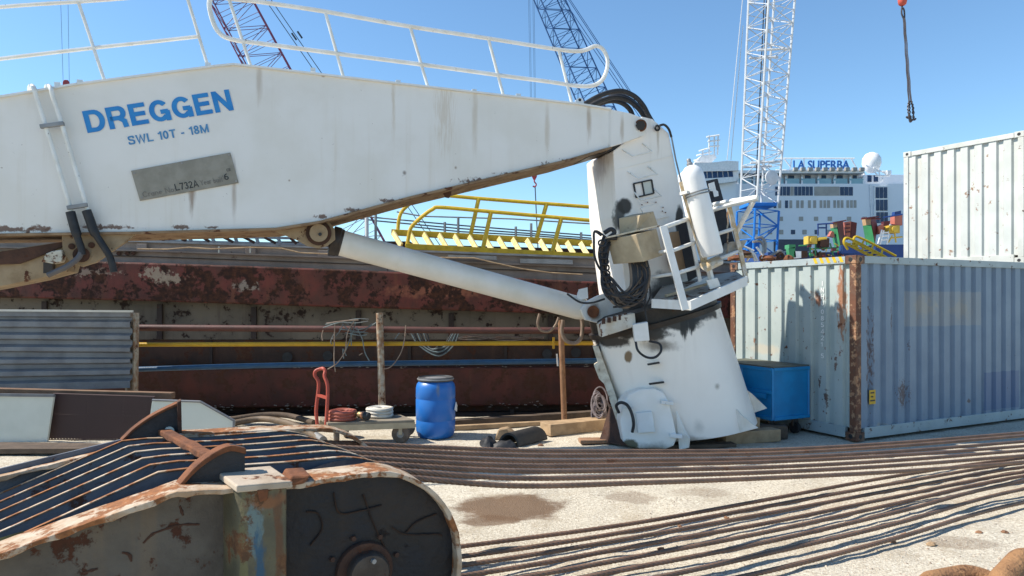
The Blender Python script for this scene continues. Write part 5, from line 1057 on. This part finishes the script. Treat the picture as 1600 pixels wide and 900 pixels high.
cw = mat('crane_white', (.6,.62,.64), bump=0); cblue = mat('crane_blue', (.03,.1,.27), bump=0); cred = mat('crane_red', (.26,.045,.085), (.22,.05,.1), 1, bump=0); cwire = mat('crane_wire', (.05,.06,.08), bump=0); cbright = mat('crane_bright_blue', (.01,.17,.55), bump=0)
d = 60
lc = thing('lattice_crane', 'tall white lattice crane tower on a bright blue base behind the ship', 'crane', P(1180, 500, d)); lc['label'] = 'tall white lattice crane tower on a bright blue base in front of the white ship'
lattice(lc, P(1186,318,d), P(1209,-60,d), 2.15, 2.75, (1,0.35,0), 19, .095, .042, lambda t: cw)
lattice(lc, P(1174,536,d), P(1184,330,d), 2.3, 2.4, (1,0.35,0), 9, .1, .055, lambda t: cbright, 'base_chord')
MB().box(P(1184,322,d), (2.4,2.4,.3)).build('turntable', cbright, lc, bevel=.05)
MB().box(P(1172,385,d), (1.0,1.4,1.0)).build('base_drive', cbright, lc, bevel=.05)
for z in (258, 85):
    for e in (-1.4, 1.4): MB().tube([P(1186+(318-z)*.058,z,d) + V((-1.25,e*.7,0)), P(1186+(318-z)*.058,z,d) + V((1.25,e*.7,.12))], .11, 5).build('tower_bracing', cw, lc)
MB().lathe(P(1204,278,d-1.5), (.3,-1,0), [(.5,0), (.62,.1), (.62,.2), (.3,.3)], 18).build('lamp', cw, lc, True)
for a, b in (((1162,-20), (1136,250)), ((1161,40), (1142,250))): MB().tube([P(*a, d), P(*b, d)], .035, 5).build('guy_wire', cw, lc)
MB().tube([P(1198,0,d), P(1183,310,d)], .05, 5).build('hoist_wire', cwire, lc); MB().tube([P(1194,0,d), P(1180,310,d)], .05, 5).build('hoist_wire', cwire, lc)
d = 85
bc = thing('lattice_crane', 'blue lattice crane jib leaning left above the crane hoses', 'crane', P(1010, 420, d))
lattice(bc, P(1003,330,d), P(832,-60,d), 3.4, 2.6, (1,.1,.3), 26, .085, .042, lambda t: cblue)
MB().box(P(1010,380,d), (4.5,5,4)).build('cab', cblue, bc, bevel=.1)
MB().lathe((P(1010,0,d).x, d, -1.7), (0,0,1), [(2.6,0), (2.6,1), (1.7,1.6), (1.5,8.2), (2.2,8.8)], 20).build('pedestal', cblue, bc, True)
for dx, dy in ((0,0), (6,0), (14,0), (18,2)): MB().tube([P(868+dx,-10+dy,d), P(1035+dx*.6,235,d)], .04, 5).build('pendant_wire', cblue, bc)
d = 90
rc_ = thing('lattice_crane', 'red and white lattice crane jib leaning left behind the boom handrail', 'crane', P(640, 480, d))
lattice(rc_, P(597,440,d), P(330,-60,d), 5.4, 4.6, (1,.1,.35), 24, .09, .042, lambda t: cw if .48 < t < .67 else cred)
MB().box(P(610,440,d), (6,5,4)).build('cab', cred, rc_, bevel=.1)
MB().lathe((P(610,0,d).x, d, -1.7), (0,0,1), [(2.8,0), (2.8,1), (1.9,1.6), (1.7,3.6), (2.4,4.3)], 20).build('pedestal', cred, rc_, True)
for dx in (0, 9): MB().tube([P(408+dx,-10,d), P(690+dx,400,d)], .05, 5).build('pendant_wire', cwire, rc_)
for dx in (0, 9):
    p = P(456+dx,52+dx*-.3,d); MB().tube([p, p + (P(690+dx,400,d)-P(408+dx,-10,d)).normalized()*1.0], .13, 6).build('wire_socket', cwire, rc_)
def hook_block(nm, lab, px, py, d, k, mt, wires, top=-40):
    t = thing(nm, lab, 'crane hook', P(px, py, d)); s = d/F*k
    c = P(px, py, d)
    MB().prism([c + V((x*s, -.2*s*3, z*s)) for x, z in ((-4,8), (-2,11), (2,11), (4,8), (4,-2), (1.5,-7), (-1.5,-7), (-4,-2))], (0,1.2*s*2,0)).build('housing', mt, t, bevel=.3*s)
    MB().tube(crv([c + V((x*s, 0, z*s)) for x, z in ((0,-6), (0,-10), (2.5,-13), (2.5,-16), (0,-18), (-2.5,-16.5))], 5), 1.1*s, 8).build('hook', mt, t, True)
    for dx in wires: MB().tube([c + V((dx*s*.8, 0, 8*s)), P(px + dx*k - (5 if len(wires) > 3 else 4), top, d)], .22*s, 5).build('hoist_wire', cwire, t)
    return t
redp = mat('hook_red', (.42,.05,.05), (.34,.04,.045), 3, bump=0)
hook_block('hook_block', 'small red hook block hanging below the boom above the gangway', 835, 274, 60, 1.0, redp, (-5,-3,2,4))
tag(MB().tube([P(836,290,60), P(842,420,60)], .05, 5).build('sling_wire', cwire), 'thin dark sling wire hanging from the small red hook block', 'wire')
hook_block('hook_block', 'red hook block just showing over the boom near the hydraulic tubes', 103, 138, 50, 1.2, redp, (-4.5,5.5))
hk = thing('chain_sling', 'dark chain sling with hooks hanging from a red hook ball at the top right', 'chain sling', P(1423,186,40))
d = 40
MB().lathe(P(1410,9,d), (0,0,1), [(.1,0), (.2,.08), (.24,.25), (.24,.6), (.15,.75), (.06,.8)], 18).build('hook_ball', mat('ball_red', (.55,.09,.06), (.45,.07,.05), 3, bump=0), hk, True)
MB().tube([P(1410,-14,d), P(1410,-80,d)], .04, 5).build('hoist_wire', cwire, hk)
chn = mat('sling_chain', (.07,.055,.06), (.1,.08,.07), 6, .5, metal=.3)
def chain(pts, r, nm='chain'):
    p = crv(pts, 8); m = MB(); m.tube([q + V((r*.5*math.sin(i*1.7), r*.3*math.cos(i*1.7), 0)) for i, q in enumerate(p)], r, 5); m.build(nm, chn, hk)
MB().tube(crv([P(1410,9,d), P(1409,14,d), P(1409,22,d), P(1413,30,d), P(1413,18,d), P(1411,12,d)], 4), .045, 6).build('master_link', chn, hk, True)
for k, (x0, x1) in enumerate(((1411,1419.5), (1413,1420.5), (1412,1422.5), (1414,1424))): chain([P(x0, 28, d-.1*k), P((x0+x1)/2, 93, d-.1*k), P(x1, 158, d-.1*k)], .024)
for x0, x1, x2, y2 in ((1420,1418.5,1419.5,178), (1421,1421.5,1422,182), (1423,1426,1426,178), (1424,1427,1428,184)): chain([P(x0,158,d), P(x1,168,d), P(x2,y2,d)], .04)
for x, y, sg in ((1420,181,-1), (1423,185,1), (1427,184,1), (1421,187,1)): MB().tube(crv([P(x,y-4,d), P(x,y,d), P(x+1.5*sg,y+3.5,d), P(x+4*sg,y+1,d)], 4), .05, 6).build('hook', chn, hk, True)

# ---------------------------------------------------------------- white passenger ferry far behind
D = 150
ferry = thing('passenger_ferry', 'huge white passenger ferry with blue name letters on its roof, moored far behind', 'ship', P(1260, 480, D))
fw = mat('ferry_white', (.74,.76,.8), (.69,.72,.76), .15, .5, bump=0); fl_ = mat('ferry_bright', (.8,.8,.8), bump=0); fd = mat('ferry_window', (.012,.035,.09), (.02,.05,.12), .5, .25, bump=0); ft = mat('ferry_cover', (.36,.34,.31), (.3,.28,.26), .6, bump=0); fg = mat('ferry_glass', (.25,.42,.47), (.2,.36,.42), .5, .3, bump=0)
def FB(nm, x0, x1, y0, y1, mt, dep, off=0.0, d=D, parent=None): # box between pixel edges at depth d, going back by dep
    return MB().prism([P(x0,y0,d+off), P(x1,y0,d+off), P(x1,y1,d+off), P(x0,y1,d+off)], (0,dep,0)).build(nm, mt, parent or ferry)
FB('hull', 1118, 1470, 287, 480, fw, 22); FB('upper_house', 1140, 1352, 270, 287.5, fw, 18, 2.2); FB('deck_edge', 1140, 1351, 266, 270.5, fl_, 22, -.2)
FB('aft_house', 1352, 1470, 273, 287.5, fw, 14, 6)
for i in range(8): FB('balcony_glass', 1152+25*i, 1174+25*i, 279, 287, fg, .1, .25)
for x in (1152, 1177, 1202, 1227, 1252, 1277.5, 1303, 1327.5, 1348): MB().prism([P(x,271,D+2.2), P(x,287,D+2.2), P(x,287,D+.1), P(x,277,D+.4)], (.35,0,0)).build('balcony_divider', fl_, ferry)
for x0, x1 in ((1160,1166), (1186,1192), (1211,1217), (1232,1241), (1258,1267), (1284,1291), (1308,1317), (1333,1339), (1356,1362), (1366,1372)): FB('balcony_door', x0, x1, 274, 284, fd, .3, 2.05 if x0 < 1350 else 5.8)
for i in range(10): FB('window', 1211.5+5.95*i, 1216.5+5.95*i, 291.5, 305.5, ft if i == 4 else fd, .3, -.08)
FB('covered_window', 1272.5, 1312, 291.5, 305.5, ft, .3, -.08)
for i in range(3): FB('window', 1313+6.8*i, 1319+6.8*i, 292, 305.5, fd, .3, -.08)
for x0, x1, dk_ in ((65,95,1),(118,150,0),(195,228,1),(245,275,0),(322,355,0),(372,405,0),(455,487,0),(515,547,0),(588,617,0),(632,660,0),(672,705,0),(745,772,0),(787,815,0),(828,857,0),(893,922,0),(935,963,0),(975,1005,0)): FB('window', 1200+x0/7.27, 1200+x1/7.27, 313+ (500-x0)/2500, 325 + (300-x0)/1500, fd if dk_ else ft, .3, -.08)
for x in (1217, 1248.5, 1272, 1293.5, 1323.5, 1348): FB('window', x, x+6.5, 338.5, 345, ft, .3, -.08)
for x, dk_ in ((1200,0), (1217.5,0), (1236,1), (1254,0), (1273,1), (1292,0), (1351,1), (1160,0), (1178,0)): FB('window', x, x+6.5, 359, 366, fd if dk_ else ft, .3, -.08)
FB('shaded_opening', 1209, 1266, 374, 393, mat('ferry_shadow', (.06,.07,.1), bump=0), .3, -.08)  # dark sheet paints the shade inside an opening low in the hull
wf = FB('window_frame', 1366, 1387.5, 290, 352, fl_, .3, -.3)
for r_ in range(3):
    for c in range(3): FB('pane', 1368.5+c*6.3+r_*.5, 1373.8+c*6.3+r_*.5, 292.5+r_*19.5, 309.5+r_*19.5, fd, .2, -.4, parent=ferry)
MB().tube([P(1359.5,288,D-.2), P(1362,340,D-.2)], .15, 5).build('pipe', fl_, ferry)
# sign frame, letters, dome, masts
for a, b in (((1212,247.5), (1335,247.5)), ((1212,266), (1335,266)), ((1237,247), (1234,267)), ((1256,247), (1256,267)), ((1319,247), (1319,267)), ((1225,248), (1236,262)), ((1330,248), (1340,266))): MB().tube([P(*a, D+3), P(*b, D+3)], .16, 5).build('sign_frame', fl_, ferry)
text('name_letters', 'LA SUPERBA', P(1240,264,D+1.5), P(1328,264,D+1.5)-P(1240,264,D+1.5), P(1240,250.5,D+1.5)-P(1240,264,D+1.5), mat('name_blue', (.02,.13,.42), bump=0), ferry, .012, (0,.35,0))
for i in range(10): MB().box(P(1243+11.5*i, 264.5, D-.4), (.9,.8,.7)).build('deck_lamp', ft, ferry)
MB().lathe(P(1362,270,D+6), (0,0,1), [(.8,0), (1.5,.7), (1.98,2), (1.9,3.2), (1.3,4.1), (.5,4.5), (.02,4.55)], 24).build('radar_dome', fl_, ferry, True)
for a, b in (((1352,258), (1372,268)), ((1365,262), (1385,272)), ((1366,268), (1380,283)), ((1388,268), (1376,284)), ((1373,264), (1376,284)), ((1368,275), (1390,275)), ((1378,268), (1390,268))): MB().tube([P(*a, D+3), P(*b, D+3)], .18, 5).build('dome_mast', fl_, ferry)
MB().box(P(1388,270,D+3), (.9,.9,.9)).build('mast_box', fl_, ferry)
D2 = 140
MB().prism([P(*q, D2) for q in ((1085,254), (1110,254), (1137,251), (1154,252), (1154,266), (1137,267), (1085,268))], (0,14,0)).build('bridge_roof', fl_, ferry)
MB().prism([P(*q, D2+.6) for q in ((1085,266), (1154,265), (1154,282), (1085,282))], (0,13,0)).build('bridge_wall', fl_, ferry)
for i in range(7): MB().prism([P(1089+8.2*i,268-i*.25,D2+.45), P(1095.5+8.2*i,268-i*.25,D2+.45), P(1096.5+8.2*i,279-i*.3,D2+.3), P(1090+8.2*i,279-i*.3,D2+.3)], (0,.15,0)).build('bridge_window', fd, ferry)
MB().prism([P(*q, D2-.4) for q in ((1085,280), (1150,276), (1150,283), (1128,286), (1085,290))], (0,14,0)).build('bridge_deck', fl_, ferry)
FB('bridge_front', 1085, 1150, 285, 480, fw, 14, 0, D2+1)
for a, b in (((1084,251), (1118,243)), ((1088,243), (1112,237)), ((1092,236), (1106,232)), ((1108,212), (1108,245)), ((1116,213), (1116,243)), ((1104,214), (1124,211)), ((1106,221), (1125,219)), ((1107,229), (1124,228)), ((1098,236), (1098,250)), ((1122,211), (1121,242))): MB().tube([P(*a, D2+4), P(*b, D2+4)], .17, 5).build('radar_mast', fl_, ferry)
MB().prism([P(*q, D2+3) for q in ((1088,252), (1096,243), (1116,241), (1120,246), (1112,254))], (0,3,0)).build('mast_base', fl_, ferry)

# ---------------------------------------------------------------- workboats behind the containers
D = 50
grn = mat('boat_green', (.05,.25,.1), (.04,.2,.085), 1, bump=0, rust=.1, rs=2); mar = mat('boat_maroon', (.12,.025,.03), (.1,.02,.025), 1, bump=0); sal = mat('boat_salmon', (.5,.16,.11), (.42,.13,.09), 1, bump=0); ytan = mat('boat_tan', (.5,.32,.17), bump=0); yb = mat('boat_yellow', (.62,.42,.05), (.5,.33,.05), 2, bump=0, rust=.15, rs=3); navyb = mat('boat_navy', (.015,.05,.2), (.012,.04,.16), 1, bump=0)
tug = thing('workboat', 'navy blue workboat with leaning green and maroon funnels behind the blue container', 'boat', P(1340, 480, D))
FB('hull', 1368, 1470, 382, 490, navyb, 6, 0, D, tug); FB('hull', 1200, 1368, 394, 490, navyb, 6, .5, D, tug); FB('bulwark', 1316, 1341, 383, 396, navyb, .5, -.4, D, tug)
def funnel(l, f_, r, top, seg):                 # left face outline, right face outline
    pass
for gl, tp, mr in ((((1301,356), (1308,355), (1315.5,399), (1310,400)), ((1300,349), (1308,348), (1308.3,355), (1301,356)), ((1308,347.5), (1317.5,346), (1321,390), (1315,398))),
                   (((1352,352), (1361,351), (1367,381), (1357.5,382)), ((1350.5,342), (1360,340), (1361,351), (1352,352)), ((1360,340), (1368,340), (1371,353), (1367.5,381)))):
    fn = [P(*q, D) for q in gl]
    MB().prism([P(gl[0][0],gl[0][1],D+.5), P(gl[1][0],gl[1][1],D-.1), P(gl[2][0],gl[2][1],D-.1), P(gl[3][0],gl[3][1],D+.5)], (.02,.4,0)).build('funnel_side', grn, tug)
    MB().prism([P(tp[0][0],tp[0][1],D+.5), P(tp[1][0],tp[1][1],D-.1), P(tp[2][0],tp[2][1],D-.1), P(tp[3][0],tp[3][1],D+.5)], (.02,.4,0)).build('funnel_top', ytan, tug)
    MB().prism([P(mr[0][0],mr[0][1],D-.08), P(mr[1][0],mr[1][1],D+.5), P(mr[2][0],mr[2][1],D+.5), P(mr[3][0],mr[3][1],D-.08)], (0,.6,0)).build('funnel', mar, tug)
    MB().bar(P(tp[0][0]-1,tp[0][1]-.5,D), P(mr[1][0]+1,mr[1][1]-.8,D), .8, .08).build('funnel_rim', mar, tug)
MB().prism([P(*q, D+1) for q in ((1319,347), (1330,345.5), (1330,364), (1327,372), (1321,367))], (0,.6,0)).build('casing', sal, tug)
MB().prism([P(*q, D+1) for q in ((1330,346), (1339,348), (1337,370), (1328,374))], (0,.6,0)).build('casing', mar, tug)
for y in (351, 357, 363): MB().bar(P(1321,y,D+.9), P(1328,y-1,D+.9), .1, .1).build('casing_rib', mar, tug)
def winch(x0, y0, x1, y1, nm='winch'):
    w_ = FB(nm, x0, x1, y0, y1, yb, .8, -.3, D, tug); c = P((x0+x1)/2, (y0+y1)/2, D-.35)
    MB().lathe(c, (0,-1,0), [(.12,0), (.22,.02), (.22,.12), (.1,.14)], 14).build('winch_drum', yb, tug, True)
winch(1263, 368.5, 1277, 381); winch(1389.5, 352, 1406, 364)
MB().tube([P(1277,374,D-.2), P(1291,372.5,D-.2)], .13, 8).build('yellow_pipe', yb, tug); MB().prism([P(*q, D+.2) for q in ((1296,369), (1300,361), (1303,362), (1304,371))], (0,.4,0)).build('casing', sal, tug)
MB().prism([P(*q, D+.2) for q in ((1398,338), (1410,336), (1410,352), (1398,350))], (0,.6,0)).build('casing', sal, tug); MB().prism([P(*q, D+.2) for q in ((1372,354), (1380,350), (1382,364), (1374,366))], (0,.4,0)).build('casing', sal, tug); MB().prism([P(*q, D+.4) for q in ((1381,346), (1391,345), (1390,352), (1382,360))], (0,.4,0)).build('casing', mar, tug)
MB().prism([P(*q, D+1) for q in ((1398,331), (1408,329), (1408,336), (1398,337))], (0,.4,0)).build('casing', navyb, tug)
for a, b, mt in (((1278,350), (1278,368), navyb), ((1291,350), (1291,368), navyb), ((1277,350.5), (1302,349), navyb), ((1278,356), (1291,356), navyb), ((1265,389), (1310,387), grn), ((1274,380), (1274,400), grn), ((1297,380), (1302,400), grn), ((1298,393), (1310,391), grn), ((1266,381), (1266,402), grn), ((1248,384), (1266,383), grn),
                 ((1375,382), (1381,360), fl_), ((1372,381), (1378,359), fl_), ((1378,364), (1390,363), fl_), ((1377,369), (1389,368), fl_), ((1376,375), (1388,374), fl_), ((1386,382), (1391,350), fl_), ((1346,341), (1375,342), mar), ((1380,340), (1410,335), navyb), ((1388,379), (1394,368), yb), ((1400,379), (1398,364), yb), ((1392,372), (1410,370), yb)):
    MB().tube([P(*a, D-.2), P(*b, D-.2)], .055, 5).build('deck_rail', mt, tug)
for q, mt, nm in (((1241,392.5,1252,403), fl_, 'white_locker'), ((1233,382,1243,388), grn, 'green_locker'), ((1252,392,1262,402), M['rust_dark'], 'dark_locker'), ((1280,394,1290,402), M['rust_dark'], 'dark_locker'), ((1282,372,1296,386), M['rust_dark'], 'winch_bed')): FB(nm, q[0], q[2], q[1], q[3], mt, .8, -.3, D, tug)
MB().prism([P(*q, D-.3) for q in ((1232,388), (1242,386), (1244,402), (1234,402))], (0,.5,0)).build('vent', grn, tug)
rnd = random.Random(21)
for k in range(26):
    x = rnd.uniform(1258, 1320); y = rnd.uniform(383, 401); mt = rnd.choice((grn, mar, yb, M['rust_dark'], M['steelgrey'], sal)); s = rnd.uniform(.05,.2)
    if k % 3: MB().box(P(x, y, D-.5+rnd.random()*.6), (s*1.5, .2, s), (1,0,rnd.uniform(-.4,.4))).build('deck_fitting', mt, tug)
    else: MB().tube([P(x, y, D-.3), P(x + rnd.uniform(-6,6), y + rnd.uniform(-6,4), D-.3)], .04, 5).build('deck_pipe', mt, tug)
# small yellow boarding ladder
yl = thing('boarding_ladder', 'small yellow boarding ladder with looped handrails rising behind the blue container', 'ladder', P(1360, 400, 26)); dl = 26
for dx, dy in ((0,0), (15,-2)):
    MB().tube(crv([P(1325+dx,390+dy,dl), P(1319+dx,380+dy,dl), P(1319.5+dx,374+dy,dl), P(1323+dx,371.5+dy,dl), P(1330+dx,374+dy,dl), P(1345+dx,381+dy,dl), P(1385+dx,402+dy,dl)], 5), .045, 6).build('handrail', M['yellow'], yl, True)
    MB().bar(P(1321+dx,380+dy,dl), P(1372+dx,406+dy,dl), .05, .1).build('stringer', M['yellow'], yl)
    for t in (.2, .5, .8): MB().tube([P(1321+dx+51*t, 380+dy+26*t, dl), P(1326+dx+48*t, 371+dy+24*t, dl)], .035, 6).build('rail_post', M['yellow'], yl)
for t in range(8): MB().bar(P(1323+6.5*t, 381+3.3*t, dl), P(1338+6.5*t, 379+3.3*t, dl), .12, .03).build('tread', M['yellow'], yl)
# scrap heap between crane platform and the boats
jd = 22
jk = [('pipe_bundle', 'bent grey pipe hoop standing among scrap behind the blue container', 'pipe', [[(1192,408), (1215,393), (1222,394), (1226,402), (1224,408)]], M['steelgrey'], .05),
      ('scrap_heap', 'crossed thin scrap bars leaning behind the yellow platform post', 'scrap', [[(1167,408), (1176,395), (1184,408)], [(1171,388), (1180,408)], [(1182,386), (1191,398), (1189,404)], [(1160,384), (1178,392)]], M['tube'], .035),
      ('scrap_ring', 'small rusty ring among the scrap behind the container rail', 'scrap', [[(1187,404), (1190,400), (1193,403), (1191,407), (1187,405)]], M['rust'], .04),
      ('scrap_hoop', 'dark rusty hoop lying in the scrap behind the container rail', 'scrap', [[(1214,400), (1219,396), (1224,400), (1219,404), (1214,400)]], M['rust_dark'], .06),
      ('scrap_pipe', 'curved dark cable arching in front of the blue crane base', 'scrap', [[(1180,372), (1190,371), (1196,380), (1195,395)], [(1176,378), (1188,377), (1193,386), (1192,398)]], M['steelgrey'], .045)]
for nm, lab, cat, pls, mt, r in jk:
    m = thing(nm, lab, cat, P(pls[0][0][0], 410, jd)) if len(pls) > 1 else None
    for pl_ in pls:
        o = MB().tube(crv([P(x, y, jd) for x, y in pl_], 5), r, 6).build('bar' if m else nm, mt, m, True)
        if not m: tag(o, lab, cat)
for i, (x, y, s, mt, lab) in enumerate(((1162,396,.22,M['rust_dark'],'dark lump of scrap just right of the yellow platform post'), (1168,400,.2,M['wood'],'pale scrap block behind the container corner'), (1200,404,.22,M['rust'],'rusty scrap heap behind the container rail'), (1207,405,.18,M['rust_dark'],'low dark scrap piece right of the rusty heap'), (1232,404,.2,M['rust'],'brown scrap lump left of the white deck locker'), (1150,404,.25,M['rust'],'rusty scrap pile behind the platform edge'))):
    lump(P(x, y+3, jd), s, s, s*.8, mt, 'scrap', lab, 'scrap', 30+i)
# low pontoon carrying the scrap
pt = thing('pontoon', 'low rusty pontoon with raked ends carrying the scrap behind the blue container', 'pontoon', (12, 26, -1.6))
MB().prism([V((4.4,22.2,3.0)), V((19.5,22.2,3.0)), V((19.5,22.2,1.8)), V((18,22.2,-1.5)), V((6,22.2,-1.5)), V((4.4,22.2,1.8))], (0,8,0)).build('hull', M['rust_dark'], pt, bevel=.04)
for x in (5.2, 8.8, 12.4, 16, 18.8): MB().bar((x,22.14,2.9), (x,22.14,.6), .16, .1, (0,1,0)).build('fender', M['black'], pt, bevel=.02)
MB().bar((4.5,22.12,2.75), (19.4,22.12,2.75), .1, .16).build('rubbing_bar', M['rust'], pt, bevel=.02)
for x in (7, 12, 17): MB().lathe((x,23.0,3.0), (0,0,1), [(.12,0), (.1,.05), (.1,.22), (.16,.26), (.16,.3)], 14).build('bollard', M['black'], pt, True)
